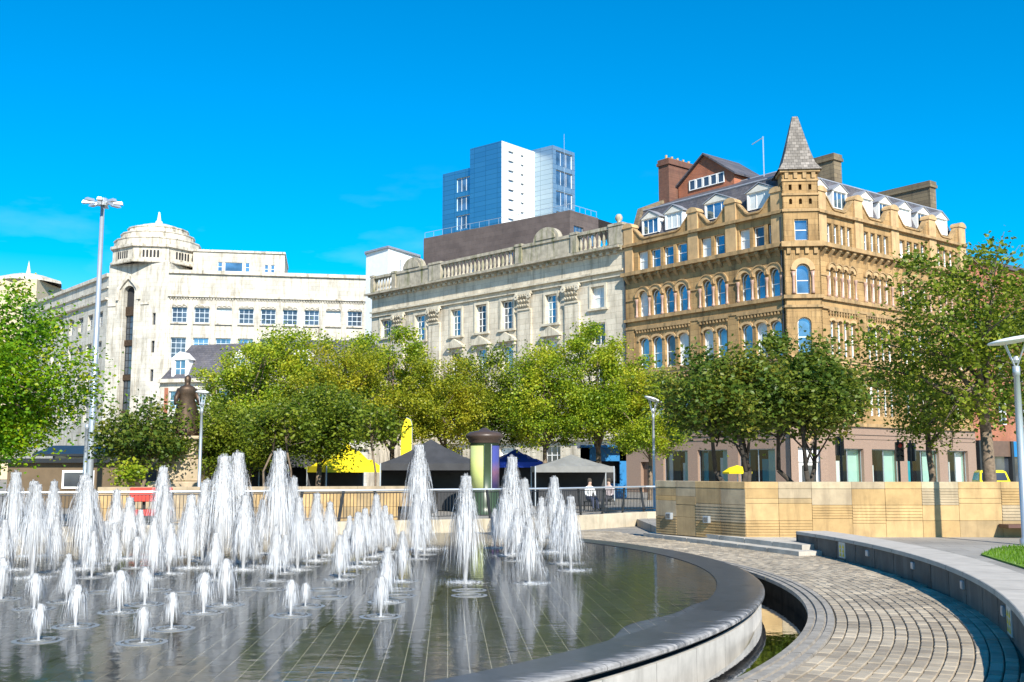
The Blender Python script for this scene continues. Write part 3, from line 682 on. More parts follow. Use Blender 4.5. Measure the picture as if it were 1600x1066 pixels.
def sand_front(MF, L, G, shops, ext, doors=()):
    ops = []; rows = []
    for g in G:
        for (a, b) in g:
            w = b - a
            for (z0, z1, r, nz) in ((18.2, 19.72, 0, 2), (14.22, 16.4, w / 2, 2), (9.95, 12.52, w * .32, 2), (5.75, 8.15, 0, 2)):
                a2, b2 = (a + .05, b - .05) if r == w / 2 else (a, b)
                op = (a2, b2, z0, z1, (b2 - a2) / 2 if r == w / 2 else r); ops.append(op); rows.append((op, nz))
    wall(0, L, 4.9, 20.5, ops, .34).build('wall', M_SAND, sb, MF)
    for op, nz in rows:
        window(sb, MF, op, .34, 1, nz, gmat=rnd.choice([M_GLASS] * 5 + [M_GLASSB, M_GLASSD]))
    sh = [(a, b, .35, 3.3, 0) for a, b in shops] + [(a, b, .02, t, 0) for a, b, t in doors]
    wall(0, L, 0, 4.9, sh, .45, -.12).build('ground_floor_wall', M_GRAN, sb, MF)
    for (a, b) in shops:
        w = MB(); n = 2 if b - a > 3 else 1
        for x in [a + (b - a) * k / n for k in range(n + 1)]: w.box(max(a, x - .03), min(b, x + .03), .12, .18, .35, 3.3)
        w.box(a, b, .12, .18, 3.24, 3.3); w.box(a, b, .12, .18, .35, .42)
        so_ = w.build('shop_window', M_GREYM, sb, MF)
        g = MB(); g.add([(a, .15, .4), (b, .15, .4), (b, .15, 3.28), (a, .15, 3.28)], [[0, 1, 2, 3]]); g.build('pane', M_SHOPG, so_, MF)
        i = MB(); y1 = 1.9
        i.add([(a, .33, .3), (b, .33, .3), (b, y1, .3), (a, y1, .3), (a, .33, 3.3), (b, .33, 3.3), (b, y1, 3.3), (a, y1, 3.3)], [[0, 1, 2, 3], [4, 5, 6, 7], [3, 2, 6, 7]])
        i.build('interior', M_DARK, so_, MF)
        i = MB(); i.add([(b - .01, .34, .3), (b - .01, y1, .3), (b - .01, y1, 3.3), (b - .01, .34, 3.3)], [[0, 1, 2, 3]]); i.add([(a + .01, .34, .3), (a + .01, y1, .3), (a + .01, y1, 3.3), (a + .01, .34, 3.3)], [[0, 1, 2, 3]]); i.build('side_board', M_MINT, so_, MF)
        i = MB(); c0 = a + rnd.uniform(.2, .5) * (b - a); i.box(c0, c0 + .8, .9, .94, .35, 2.3 + rnd.uniform(-.2, .4)); i.build('display_board', rnd.choice([M_TEAL, M_TEAL, M_WHITE]), so_, MF)
        i = MB(); i.box(a + .04 * (b - a), a + .2 * (b - a), .45, .48, .32, 3.1); i.build('display_board', rnd.choice([M_WHITE, M_TEAL]), so_, MF)
        i = MB(); i.box(b - .32 * (b - a), b - .02, .5, .53, .32, 3.2); i.build('display_board', rnd.choice([M_MINT, M_MINT, M_WHITE]), so_, MF)
        for x in (a + .5, b - .5):
            i = MB(); i.lathe([(.0, 3.02), (.07, 3.05), (.08, 3.2), (.02, 3.3)], 8, (x, .6)); i.build('spotlight', M_WHITE, so_, MF)
    # horizontal mouldings
    for nm, z0, z1, pr, mt in (('plinth_band', 4.9, 5.15, .3, M_SANDT), ('granite_moulding', 4.32, 4.42, .2, M_GRAN), ('granite_moulding', 4.0, 4.06, .17, M_GRAN), ('string_course', 9.62, 9.88, .2, M_SANDT), ('string_course', 13.3, 13.48, .16, M_SANDT), ('string_course', 13.95, 14.18, .2, M_SANDT),
                           ('cornice', 17.78, 18.08, .55, M_SANDT), ('frieze_band', 17.55, 17.78, .18, M_SANDT), ('parapet_moulding', 20.3, 20.52, .3, M_SANDT), ('impost_band', 15.72, 15.82, .08, M_SANDT), ('string_course', 8.5, 8.66, .14, M_SANDT)):
        mb = MB(); e = ext
        if nm == 'impost_band':
            gs = sorted(x for g in G for x in (g[0][0] - .1, g[-1][1] + .1)); cuts = [0] + gs + [L]
            for k in range(0, len(cuts), 2): mb.box(cuts[k], cuts[k + 1], -pr, .02, z0, z1)
        else: mb.uz([(0 - e[0], z0), (L + e[1], z0), (L + e[1], z1), (0 - e[0], z1)], -pr, .03)
        mb.build(nm, mt, sb, MF)
    # brackets below the cornice
    b_ = MB(); b_.uz([(-.16, 17.12), (.16, 17.12), (.16, 17.78), (-.16, 17.78)], -.02, .05); b_.add([(-.15, -.42, 17.76), (.15, -.42, 17.76), (.15, -.42, 17.6), (-.15, -.42, 17.6), (-.15, -.02, 17.76), (.15, -.02, 17.76), (.15, -.02, 17.15), (-.15, -.02, 17.15)], [[0, 1, 2, 3], [3, 2, 6, 7], [0, 3, 7, 4], [1, 5, 6, 2], [0, 4, 5, 1]])
    bme = b_.mesh('bracket', M_SANDT); n = int(L / .86)
    for k in range(n): put(bme, 'bracket', sb, MF @ Matrix.Translation(((k + .5) * L / n, 0, 0)))
    # corbel table and blind balusters per group of windows, arch mouldings, colonnettes
    col = MB(); col.lathe([(.0, 14.2), (.14, 14.2), (.14, 14.4), (.085, 14.46), (.08, 15.4), (.11, 15.46), (.16, 15.7), (.16, 15.74), (0, 15.74)], 8); cme = col.mesh('colonnette', M_PINK, True)
    for g in G:
        mb = MB(); u0, u1 = g[0][0] - .3, g[-1][1] + .3; k = int((u1 - u0) / .3)
        for j in range(k): x = u0 + (j + .5) * (u1 - u0) / k; mb.box(x - .07, x + .07, -.16, .02, 12.95, 13.2)
        mb.box(u0, u1, -.19, .02, 13.18, 13.3); mb.build('corbel_table', M_SANDT, sb, MF)
        mb = MB()
        for j in range(k): x = u0 + (j + .5) * (u1 - u0) / k; mb.box(x - .045, x + .045, -.1, .02, 9.05, 9.45)
        mb.box(u0, u1, -.13, .02, 8.95, 9.05); mb.box(u0, u1, -.13, .02, 9.45, 9.62); mb.build('blind_balustrade', M_SANDP, sb, MF)
        for (a, b) in g:
            a, b = a + .05, b - .05; w = (b - a) / 2
            o_ = arch_pts(a - .26, b + .26, 16.4 + .3, w + .28, 12); i_ = arch_pts(a - .02, b + .02, 16.42, w + .02, 12)
            mb = MB(); mb.strip(o_, i_, -.12, .02); mb.build('arch_moulding', M_SANDP, sb, MF)
            mb = MB(); o_ = arch_pts(a - .36, b + .36, 16.4 + .4, w + .38, 12); i_ = arch_pts(a - .26, b + .26, 16.7, w + .28, 12); mb.strip(o_, i_, -.19, .02); mb.build('hood_moulding', M_SANDT, sb, MF)
            s_ = (b - a) * .32; mb = MB(); mb.strip(arch_pts(a - .2, b + .15, 12.72, s_ + .1, 10), arch_pts(a - .04, b + .04, 12.53, s_, 10), -.08, .02); mb.build('hood_moulding', M_SANDP, sb, MF)
        for x in [g[0][0] - .17] + [(p[1] + q[0]) / 2 for p, q in zip(g, g[1:])] + [g[-1][1] + .17]: put(cme, 'colonnette', sb, MF @ Matrix.Translation((x, -.06, 0)))
        mb = MB(); mb.box(g[0][0] - .35, g[-1][1] + .35, -.16, .02, 14.18, 14.26); mb.build('sill', M_SANDT, sb, MF)
        mb = MB(); mb.box(g[0][0] - .1, g[-1][1] + .1, -.1, .02, 18.08, 18.2); mb.build('sill', M_SANDT, sb, MF)
sand_front(ML, LL, GL, SHOPL, (.0, .0), [(1.65, 2.84, 2.42)])
sand_front(MR, LR, GR, SHOPR, (0, 0))
mb = MB(); mb.box(1.66, 2.83, .2, .26, .02, 2.42); mb.build('door', M_BROWN, sb, ML)
# piers and scrolled parapet
def parapet(MF, L, piers, hi=22.15, lo=20.75):
    c = [0.15] + piers
    for a, b in zip(piers, piers[1:]):
        n = 16; top = []
        for k in range(n + 1):
            t = k / n; e = min(t, 1 - t) * (b - a); s = max(0, min(1, (e - .35) / 1.3)); s = s * s * (3 - 2 * s); top.append((a + (b - a) * t, hi - .35 - (hi - .35 - lo) * s))
        mb = MB(); mb.strip(top, [(u, 20.5) for u, z in top], .02, .35); mb.build('parapet', M_SAND, sb, MF)
        mb = MB(); mb.strip([(u, z + .14) for u, z in top], top, -.06, .42); mb.build('parapet_coping', M_SANDT, sb, MF)
    for p in piers:
        mb = MB(); mb.box(p - .5, p + .5, -.14, .55, 18.1, hi - .2); mb.box(p - .58, p + .58, -.22, .6, 20.3, 20.55)
        mb.uz([(p + .58 * math.cos(t), hi - .22 + .42 * math.sin(t)) for t in [math.pi * k / 8 for k in range(9)]], -.22, .6); mb.build('parapet_pier', M_SANDP, sb, MF)
parapet(ML, LL, [.55, 7.6, 11.35, 15.6]); parapet(MR, LR, [.5, 5.0, 9.75, 15.1, 19.6])
for MF, ps in ((ML, (.6, 7.6, 11.35)), (MR, (5.0, 9.75, 15.1))):
    for p in ps:
        for z0, z1, pr in ((5.15, 9.6, .1), (9.9, 13.28, .1)):
            mb = MB(); mb.box(p - .5, p + .5, -pr, .03, z0, z1); mb.build('pilaster', M_SAND, sb, MF)
mb = MB(); mb.tube([(LL - .2, -.12, 5), (LL - .2, -.12, 20)], .07, 6); mb.tube([(.12, -.12, 5), (.12, -.12, 20)], .07, 6); mb.build('downpipe', M_BLACK, sb, ML)
# mansard roofs
def mansard(MF, L, e0, e1, zr=25.7):
    mb = MB(); p = [(.5, 20.4), (1.9, 23.75), (6.5, zr)]
    for (y0, z0), (y1, z1) in zip(p, p[1:]):
        mb.add([(e0 * y0, y0, z0), (L - e1 * y0, y0, z0), (L - e1 * y1, y1, z1), (e0 * y1, y1, z1)], [[0, 1, 2, 3]])
    mb.build('roof', M_SLATE, sb, MF)
    mb = MB(); mb.tube([(e0 * 1.9, 1.88, 23.76), (L - e1 * 1.9, 1.88, 23.76)], .09, 5); mb.tube([(e0 * 6.5, 6.5, zr), (L - e1 * 6.5, 6.5, zr)], .09, 5); mb.build('roof_ridge', M_LEAD, sb, MF)
mansard(ML, LL, 0, .8); mansard(MR, LR, .8, 0)
def dormer(MF, u, w, zb=21.3, zt=22.6, y=.75):
    d = put(None, 'dormer', sb, MF)
    mb = MB(); mb.box(u - w / 2 - .1, u - w / 2 + .04, y, y + 2, zb, zt); mb.box(u + w / 2 - .04, u + w / 2 + .1, y, y + 2, zb, zt); mb.build('cheek', M_WHITE, d, MF)
    window(d, MF, (u - w / 2, u + w / 2, zb, zt, 0), .16, 3, 1, y=y - .02, gmat=rnd.choice([M_GLASS, M_GLASS, M_GLASSB]))
    mb = MB(); mb.uz([(u - w / 2 - .2, zt), (u + w / 2 + .2, zt), (u, zt + .55)], y - .06, y + .1); mb.build('pediment', simple('pale_timber', (.66, .63, .56), .6), d, MF)
    mb = MB()
    for s in (-1, 1): mb.add([(u + s * (w / 2 + .25), y - .12, zt), (u, y - .12, zt + .62), (u, y + 2.2, zt + .62), (u + s * (w / 2 + .25), y + 2.2, zt), (u + s * (w / 2 + .25), y - .12, zt + .08), (u, y - .12, zt + .7), (u, y + 2.2, zt + .7), (u + s * (w / 2 + .25), y + 2.2, zt + .08)], [[0, 1, 2, 3], [4, 5, 6, 7], [0, 1, 5, 4], [1, 2, 6, 5], [0, 3, 7, 4]])
    mb.build('dormer_roof', M_LEAD, d, MF)
for u, w in ((2.3, 1.7), (4.9, 1.7), (9.4, 2.3), (13.5, 2.2)): dormer(ML, u, w)
for u in (1.5, 4.0, 7.3, 9.9, 12.6, 15.3, 18.0): dormer(MR, u, 1.6)
mb = MB(); mb.uz([(-.1, 20.4), (.45, 20.4), (.9, 21.0), (1.0, 24.2), (.4, 26.0), (-.1, 26.0)], 0, .01); 
mb = MB(); mb.add([(0, .3, 20.3), (0, 1.7, 24.0), (0, 6.5, 26.0), (0, 6.5, 20.3), (.5, .3, 20.3), (.5, 1.7, 24.0), (.5, 6.5, 26.0), (.5, 6.5, 20.3)], [[0, 1, 2, 3], [7, 6, 5, 4], [0, 4, 5, 1], [1, 5, 6, 2], [2, 6, 7, 3]]); mb.build('gable_wall', M_DSTONE, sb, ML)
# body behind the fronts
P = [L0 + Vector((.05, .05)), A, B, B + DR * LR]; nL = Vector((ML[0][1], ML[1][1])); nR = Vector((MR[0][1], MR[1][1]))
inn = [P[0] + nL * .34, A + nL * .34 + Vector((.2, .1)), B + nR * .34, P[3] + nR * .34, P[3] + nR * 14, P[0] + nL * 14]
mb = MB(); mb.prism([(p.x, p.y) for p in inn], 3.4, 20.45); mb.build('body', M_DARK, sb)
mb = MB(); q = [P[0] + nL * 2.1, A + nL * 2.6, B + nR * 2.6, P[3] + nR * 2.1, P[3] + nR * 12, P[0] + nL * 12]; mb.prism([(p.x, p.y) for p in q], 20.4, 23.7); mb.build('attic', M_SLATE, sb)
# turret
def tw(z0, z1, pr, mt, nm, w=.0): mb = MB(); mb.uz([(-.1 - w, z0), (LT + .1 + w, z0), (LT + .1 + w, z1), (-.1 - w, z1)], -.35 - pr, 1.6); return mb.build(nm, mt, sb, MT)
ops = [(LT / 2 - .48, LT / 2 + .48, z0, z1, r) for z0, z1, r in ((18.2, 19.75, 0), (14.3, 16.45, .48), (9.95, 12.6, .4), (5.75, 8.15, 0))]
wall(-.1, LT + .1, 4.9, 23.4, ops + [(LT / 2 + d - .11, LT / 2 + d + .11, z, z + .42, r) for d in (-.7, 0, .7) for z, r in ((20.85, .11), (21.9, 0))], .34, -.35).build('turret_wall', M_SAND, sb, MT)
for op in ops: window(sb, MT, op, .34, 1, 2, y=-.35)
mb = MB(); mb.box(-.1, -.02, -.35, 1.4, 4.9, 23.4); mb.box(LT + .02, LT + .1, -.35, 1.4, 4.9, 23.4); mb.box(-.02, LT + .02, .1, .14, 4.9, 23.4); mb.build('turret_side', M_SAND, sb, MT)
for z0, z1, pr, w in ((4.9, 5.15, .28, .2), (9.62, 9.88, .18, .12), (13.3, 13.48, .14, .1), (13.95, 14.2, .2, .14), (17.7, 18.08, .3, .22), (20.3, 20.5, .12, .08), (21.5, 21.65, .1, .06), (22.55, 22.7, .08, .05), (23.2, 23.42, .2, .16)):
    mb = MB(); mb.uz([(-.1 - w, z0), (LT + .1 + w, z0), (LT + .1 + w, z1), (-.1 - w, z1)], -.35 - pr, -.34); mb.box(-.1 - w, -.1, -.35, 1.4, z0, z1); mb.box(LT + .1, LT + .1 + w, -.35, 1.4, z0, z1); mb.build('turret_moulding', M_SANDT, sb, MT)
for d in (-.95, -.32, .32, .95):
    for z0, z1 in ((22.75, 23.2), (17.2, 17.7)):
        mb = MB(); mb.box(LT / 2 + d - .13, LT / 2 + d + .13, -.5, -.34, z0, z1); mb.build('bracket', M_SANDT, sb, MT)
mb = MB(); mb.strip(arch_pts(LT / 2 - .85, LT / 2 + .85, 16.9, .85, 14), arch_pts(LT / 2 - .5, LT / 2 + .5, 16.47, .5, 14), -.47, -.33); mb.build('arch_moulding', M_SANDP, sb, MT)
for s in (-.68, .68):
    mb = MB(); mb.lathe([(0, 14.3), (.15, 14.3), (.1, 14.5), (.1, 15.5), (.17, 15.9), (0, 15.9)], 8, (LT / 2 + s, -.42)); mb.build('colonnette', M_PINK, sb, MT, True)
mb = MB(); pr = [(1.58, 23.38), (1.45, 23.5), (1.15, 24.0), (.86, 25.0), (.2, 27.75), (.0, 27.75)]
mb.lathe([(r * 1.414, z) for r, z in pr], 4, (LT / 2, .9), rot=math.pi / 4); mb.build('spire', M_SHING, sb, MT)
# granite entrance at the corner
wall(-.1, LT + .1, 0, 4.9, [(LT / 2 - .75, LT / 2 + .75, .02, 3.35, 0)], .5, -.45).build('entrance_wall', M_GRAN, sb, MT)
mb = MB(); mb.box(LT / 2 - .75, LT / 2 + .75, -.2, -.12, 2.35, 3.35); mb.build('entrance_sign', M_WHITE, sb, MT)
mb = MB(); mb.box(LT / 2 - .75, LT / 2 - .5, -.1, 0, .02, 2.35); mb.box(LT / 2 + .5, LT / 2 + .75, -.1, 0, .02, 2.35); mb.box(LT / 2 - .5, LT / 2 + .5, -.1, 0, 2.1, 2.35); mb.box(LT / 2 - .5, LT / 2 + .5, -.06, -.02, .02, .35); d_ = mb.build('entrance_door', M_WHITE, sb, MT)
mb = MB(); mb.box(LT / 2 - .5, LT / 2 + .5, -.05, -.03, .35, 2.1); mb.build('pane', M_GLASSD, d_, MT)
mb = MB(); mb.uz([(LT / 2, 3.65), (LT / 2 + .5, 4.2), (LT / 2, 4.75), (LT / 2 - .5, 4.2)], -.52, -.44); mb.build('diamond_stone', M_SANDP, sb, MT)
# roof furniture
def chimney(MF, u0, u1, y0, y1, z0, z1, mt, pots):
    mb = MB(); mb.box(u0, u1, y0, y1, z0, z1 - .55); mb.box(u0 - .12, u1 + .12, y0 - .12, y1 + .12, z1 - .55, z1 - .3); mb.box(u0 - .05, u1 + .05, y0 - .05, y1 + .05, z1 - .3, z1); c_ = mb.build('chimney', mt, sb, MF)
    for k in range(pots):
        mb = MB(); mb.lathe([(.12, z1), (.14, z1 + .08), (.1, z1 + .14), (.11, z1 + .42), (.06, z1 + .42)], 8, ((u0 + u1) / 2, y0 + (k + .5) * (y1 - y0) / pots)); mb.build('chimney_pot', M_SANDP, c_, MF)
chimney(ML, -.1, 1.1, 4.5, 8.2, 23, 28.8, M_BRICKD, 5)
chimney(MR, 6.6, 7.6, 3.0, 6.4, 22, 26.7, M_DSTONE, 0)
chimney(MR, 19.0, 19.9, 2.2, 8.5, 22, 26.4, M_DSTONE, 0)
ph = MB(); ph.uz([(1.2, 24), (7.3, 24), (7.3, 26.3), (4.25, 28.5), (1.2, 26.3)], 5.6, 10); ph.build('brick_gable', M_BRICK, sb, ML)
ph = MB()
for s, (xa, za), (xb, zb_) in ((0, (.9, 26.1), (4.25, 28.5)), (1, (4.25, 28.5), (7.6, 26.1))): ph.uz([(xa, za), (xb, zb_), (xb, zb_ + .16), (xa, za + .16)], 5.3, 10.2)
ph.build('gable_roof', M_SLATE, sb, ML)
for k in range(5): window(sb, ML, (2.5 + k * .78, 3.2 + k * .78, 25.7, 26.6, 0), .1, 1, 1, y=5.5, gmat=M_GLASSD)
mb = MB(); mb.tube([(10.4, 5.5, 25), (10.4, 5.5, 28.6)], .05, 5); mb.tube([(10.4, 5.5, 28.5), (9.3, 5.5, 28.2)], .04, 5); mb.build('aerial', M_PALEM, sb, ML)

# ------------------------------------------------------------------ cream stone bank
DBK = Vector((.979, -1)).normalized(); BK0 = Vector((-15.1, 112.54)); MK = frame(BK0, DBK); LK = 35.1
bk = thing('bank_building', (-3, 100, 0), 'cream stone classical block with carved capitals, mossy balustrade and tall barred windows', 'building')
BW = [(1.69, 3.4, 15.7, 17.6), (7.45, 9.04, 14.88, 17.48), (13.06, 14.52, 14.85, 17.45), (16.67, 18.17, 14.85, 17.5), (20.22, 21.75, 14.83, 17.49), (25.95, 27.34, 14.8, 17.4), (31.42, 32.9, 15.58, 17.43)]
ops = [(a, b, c, d, 0) for a, b, c, d in BW] + [(a, b, 10.4, 13.25, 0) for a, b, c, d in BW[1:6]] + [(1.69, 3.4, 12.4, 14.28, 0), (31.42, 32.9, 12.4, 14.28, 0), (31.42, 32.9, 8.6, 10.9, 0), (1.69, 3.4, 8.6, 10.9, 0)] + [(a, b, 5.4, 8.6, 0) for a, b, c, d in BW[1:6]] + [(a - .3, b + .3, .6, 3.9, 0) for a, b, c, d in BW]
wall(0, LK, 0, 20.2, ops, .4).build('wall', M_BANK, bk, MK)
for op in ops: window(bk, MK, op, .4, 2 if op[3] - op[2] < 2.2 else 3, 2 if op[3] - op[2] < 2.2 else 4, gmat=rnd.choice([M_GLASS, M_GLASSD, M_GLASSD, M_GLASSB] if op[3] < 17.44 else [M_GLASS, M_GLASSD]), t=.08)
for (a, b, c, d) in BW:
    mb = MB(); mb.strip([(a - .25, c), (a - .25, d + .25), (b + .25, d + .25), (b + .25, c)], [(a - .02, c), (a - .02, d + .02), (b + .02, d + .02), (b + .02, c)], -.1, .02); mb.build('architrave', M_BANKT, bk, MK)
    mb = MB(); mb.box(a - .4, b + .4, -.22, .02, c - .22, c - .02); mb.build('sill', M_BANKT, bk, MK)
for (a, b, c, d) in BW[1:6]:
    m_ = (a + b) / 2; mb = MB(); mb.uz([(a - .55, 13.62), (b + .55, 13.62), (b + .55, 13.78), (m_, 14.5), (a - .55, 13.78)], -.4, .02); mb.box(a - .4, a - .1, -.25, .02, 13.3, 13.62); mb.box(b + .1, b + .4, -.25, .02, 13.3, 13.62); mb.build('pediment', M_BANKT, bk, MK)
CAP = MB(); cr = random.Random(4)
CAP.box(-.98, .98, -.42, .05, 17.75, 18.0); CAP.box(-.8, .8, -.3, .05, 16.3, 16.45)
for r_, (z, n, s) in enumerate(((16.5, 5, .24), (16.95, 4, .28), (17.4, 5, .25))):
    for k in range(n):
        x = -.75 + 1.5 * (k + .5) / n
        CAP.add([(x - s * .6, -.2, z), (x + s * .6, -.2, z), (x + s * .7, -.36, z + .3), (x - s * .7, -.36, z + .3), (x, -.52, z + .36), (x - s * .4, -.44, z + .16), (x + s * .4, -.44, z + .16)], [[0, 1, 6, 5], [5, 6, 4], [0, 5, 4, 3], [1, 2, 4, 6], [3, 4, 2]])
for s in (-1, 1): CAP.lathe([(.06, -.1), (.26, -.1), (.26, .1), (.06, .1)], 10); CAP.v[-40:] = [(s * .8 + x, -.42 + z * .9, 17.55 + y) for x, y, z in CAP.v[-40:]]
cap_me = CAP.mesh('capital', M_BANKT)
for u in (4.9, 10.6, 23.35, 29.25):
    mb = MB(); mb.box(u - .85, u + .85, -.2, .02, 4.6, 16.3); mb.build('pilaster', M_BANK, bk, MK); put(cap_me, 'capital', bk, MK @ Matrix.Translation((u, 0, 0)))
for nm, z0, z1, pr, e in (('entablature_moulding', 18.45, 18.62, .3, 0), ('entablature_moulding', 18.0, 18.1, .22, 0), ('cornice', 20.2, 20.36, .45, .15), ('cornice', 20.36, 20.55, .85, .3), ('balustrade_base', 20.55, 20.8, .1, .0), ('string_course', 4.3, 4.7, .3, 0)):
    mb = MB(); mb.uz([(-e, z0), (LK - .02, z0), (LK - .02, z1), (-e, z1)], -pr, .05); mb.build(nm, M_MOSS if 'corn' in nm or 'balus' in nm else M_BANKT, bk, MK)
dm = MB(); dm.box(-.16, .16, -.4, .02, 20.0, 20.2); dme = dm.mesh('dentil', M_BANKT)
for k in range(44): put(dme, 'dentil', bk, MK @ Matrix.Translation((.4 + k * .79, 0, 0)))
bal = MB(); bal.lathe([(.0, 20.8), (.19, 20.8), (.19, 20.92), (.09, 21.0), (.17, 21.3), (.15, 21.5), (.07, 21.95), (.11, 22.05), (.17, 22.12), (.17, 22.22), (0, 22.22)], 10); bal_me = bal.mesh('baluster', M_MOSS, True)
def balus(u0, u1, n):
    for k in range(n): put(bal_me, 'baluster', bk, MK @ Matrix.Translation((u0 + (k + .5) * (u1 - u0) / n, .2, 0)))
balus(.4, 3.5, 6); balus(11.5, 22.1, 19); balus(29.8, 33.5, 7)
mb = MB(); mb.box(-.2, LK - .1, -.06, .46, 22.22, 22.5); mb.build('balustrade_rail', M_MOSS, bk, MK)
for u0, u1 in ((-.2, .35), (3.5, 4.1), (9.6, 11.4), (22.1, 22.9), (29.1, 29.8), (33.5, 35.0)):
    mb = MB(); mb.box(u0, u1, -.12, .5, 20.8, 22.3); mb.box(u0 - .06, u1 + .06, -.16, .54, 22.4, 22.62); mb.build('balustrade_pier', M_MOSS, bk, MK)
for u0, u1 in ((4.1, 9.6), (22.9, 29.1)):
    mb = MB(); mb.box(u0, u1, .05, .35, 20.8, 22.22); mb.build('balustrade_panel', M_MOSS, bk, MK)
    c = (u0 + u1) / 2; mb = MB(); mb.uz([(c + 1.6 * math.cos(t), 22.5 + 1.15 * math.sin(t)) for t in [math.pi * k / 12 for k in range(13)]], -.05, .5); mb.uz([(c + 1.2 * math.cos(t), 22.55 + .8 * math.sin(t)) for t in [math.pi * k / 12 for k in range(13)]], -.14, .0); mb.build('carved_crest', M_MOSS, bk, MK)
mb = MB(); mb.lathe([(0, 22.6), (.22, 22.6), (.14, 22.75), (.3, 22.95), (.33, 23.15), (.2, 23.4), (0, 23.45)], 12, (34.4, .2)); mb.build('ball_finial', M_MOSS, bk, MK, True)
mb = MB(); mb.box(.1, LK - .1, .42, 14, 0, 20.5); mb.build('body', M_BANKT, bk, MK)

# ------------------------------------------------------------------ white domed store
rb = thing('domed_building', (-50, 155, 0), 'white stone store with stepped octagonal corner dome and rows of scalloped windows', 'building')
R0 = Vector((-45.1, 150)); MY = frame(R0, Vector((5.8, 1)))
ops = []
for row, (z0, z1) in enumerate(((22.78, 25.0), (17.6, 20.6), (13.2, 16.2), (8.8, 11.8), (4.4, 7.4))):
    for k in range(9): a = -3.62 + k * 3.105; ops.append((a, a + 2.12, z0, z1, 0))
wall(-4.2, 25.5, 0, 30.1, ops, .5).build('wall', M_PORT, rb, MY)
for i, op in enumerate(ops): window(rb, MY, op, .5, 3, 3 if i < 9 else 4, fmat=M_PALEM, gmat=rnd.choice([M_GLASSD, M_GLASSD, M_GLASSD, M_GLASS, M_GLASSB]), t=.1)
sc_ = MB()
for j in range(3):
    c = .36 + j * .7; sc_.strip(arch_pts(c - .34, c + .34, 25.55, .32, 8), [(c - .34 + .68 * k / 8, 25.75) for k in range(9)], -.12, .02)
sc_me = sc_.mesh('scallop_head', M_PORTT)
for op in ops[:9]:
    put(sc_me, 'scallop_head', rb, MY @ Matrix.Translation((op[0], 0, -.3)))
    mb = MB(); mb.box(op[0] - .1, op[1] + .1, -.25, .02, op[2] - .25, op[2] - .02); mb.build('sill', M_PORTT, rb, MY)
for k in range(10):
    a = -4.1 + k * 3.105; mb = MB(); mb.uz([(a - .32, 1), (a + .32, 1), (a + .32, 25.6), (a, 26.3), (a - .32, 25.6)], -.22, .02); mb.build('pier', M_PORT, rb, MY)
mb = MB(); n = 78
for k in range(n): x = -4 + k * .375; mb.add([(x, -.2, 26.45), (x + .375, -.2, 26.45), (x + .1875, -.2, 26.05), (x, .02, 26.45), (x + .375, .02, 26.45), (x + .1875, .02, 26.05)], [[0, 1, 2], [0, 2, 5, 3], [1, 4, 5, 2]])
mb.build('zigzag_frieze', M_PORTT, rb, MY)
for z0, z1, pr in ((26.45, 26.7, .4), (29.85, 30.35, .35)):
    mb = MB(); mb.uz([(-4.2, z0), (25.6, z0), (25.6, z1), (-4.2, z1)], -pr, .6); mb.build('string_course', M_PORTT, rb, MY)
mb = MB(); mb.box(-4, 25.3, .5, 20, 0, 30.0); mb.build('body', M_PORT, rb, MY)
pops = [(2.3, 3.0, 30.7, 32.1, 0), (3.3, 5.9, 30.7, 32.1, 0), (6.2, 6.9, 30.7, 32.1, 0), (9.0, 9.6, 30.6, 31.9, 0), (9.9, 10.5, 30.6, 31.9, 0)]
wall(-1.2, 11.9, 30.2, 33.6, pops, .2, 2.0).build('penthouse_wall', M_PORT, rb, MY)
for op in pops: window(rb, MY, op, .2, 1, 1 if op[1] - op[0] > 2 else 2, y=2.0)
mb = MB(); mb.box(-1.2, 11.9, 2.2, 14, 30, 33.55); mb.box(-1.4, 12.0, 1.8, 14.2, 33.55, 33.85); mb.build('penthouse', M_PORTT, rb, MY)
# octagonal corner tower
TC = Vector((-53.0, 155.2, 0)); MTW = Matrix.Translation(TC) @ Matrix.Rotation(math.atan2(1, 5.8), 4, 'Z')
k8 = 1 / math.cos(math.pi / 8)
def octa(pr, nm, mt, n=8): mb = MB(); mb.lathe([(r * (k8 if n == 8 else 1.03), z) for r, z in pr], n, rot=math.pi / n); return mb.build(nm, mt, rb, MTW)
octa([(6.0, 31.4), (6.2, 31.5), (6.2, 31.8), (5.95, 31.9), (5.95, 32.1)], 'tower_cornice', M_PORTT)
octa([(5.9, 31.9), (5.9, 33.7), (6.25, 33.75), (6.25, 34.15), (5.0, 34.2)], 'drum', M_PORTT)
octa([(6.0, 34.1), (5.95, 35.0), (6.05, 35.1), (6.05, 35.25), (5.2, 35.3), (5.1, 36.1), (5.2, 36.2), (5.2, 36.35), (4.35, 36.4), (4.2, 37.05), (4.3, 37.15), (4.3, 37.3), (3.3, 37.35), (3.0, 37.75), (1.6, 38.2), (.5, 38.45), (0, 38.45)], 'stepped_dome', M_PORTT, 16)
mb = MB(); mb.lathe([(.55, 38.4), (.5, 38.8), (.3, 38.9), (.12, 40.2), (0, 40.3)], 8); mb.build('finial', M_WHITE, rb, MTW)
for f in range(8):                                   # pierced balustrade openings on each face
    Mf = MTW @ Matrix.Rotation(f * math.pi / 4, 4, 'Z') @ Matrix.Translation((0, -5.9, 0))
    for k in range(5):
        mb = MB(); mb.uz([(-1.15 + k * .5, 32.2), (-.85 + k * .5, 32.2)] + arch_pts(-1.15 + k * .5, -.85 + k * .5, 33.3, .15, 6)[::-1], -.012, .05); mb.build('pierced_opening', M_DARK, rb, Mf)
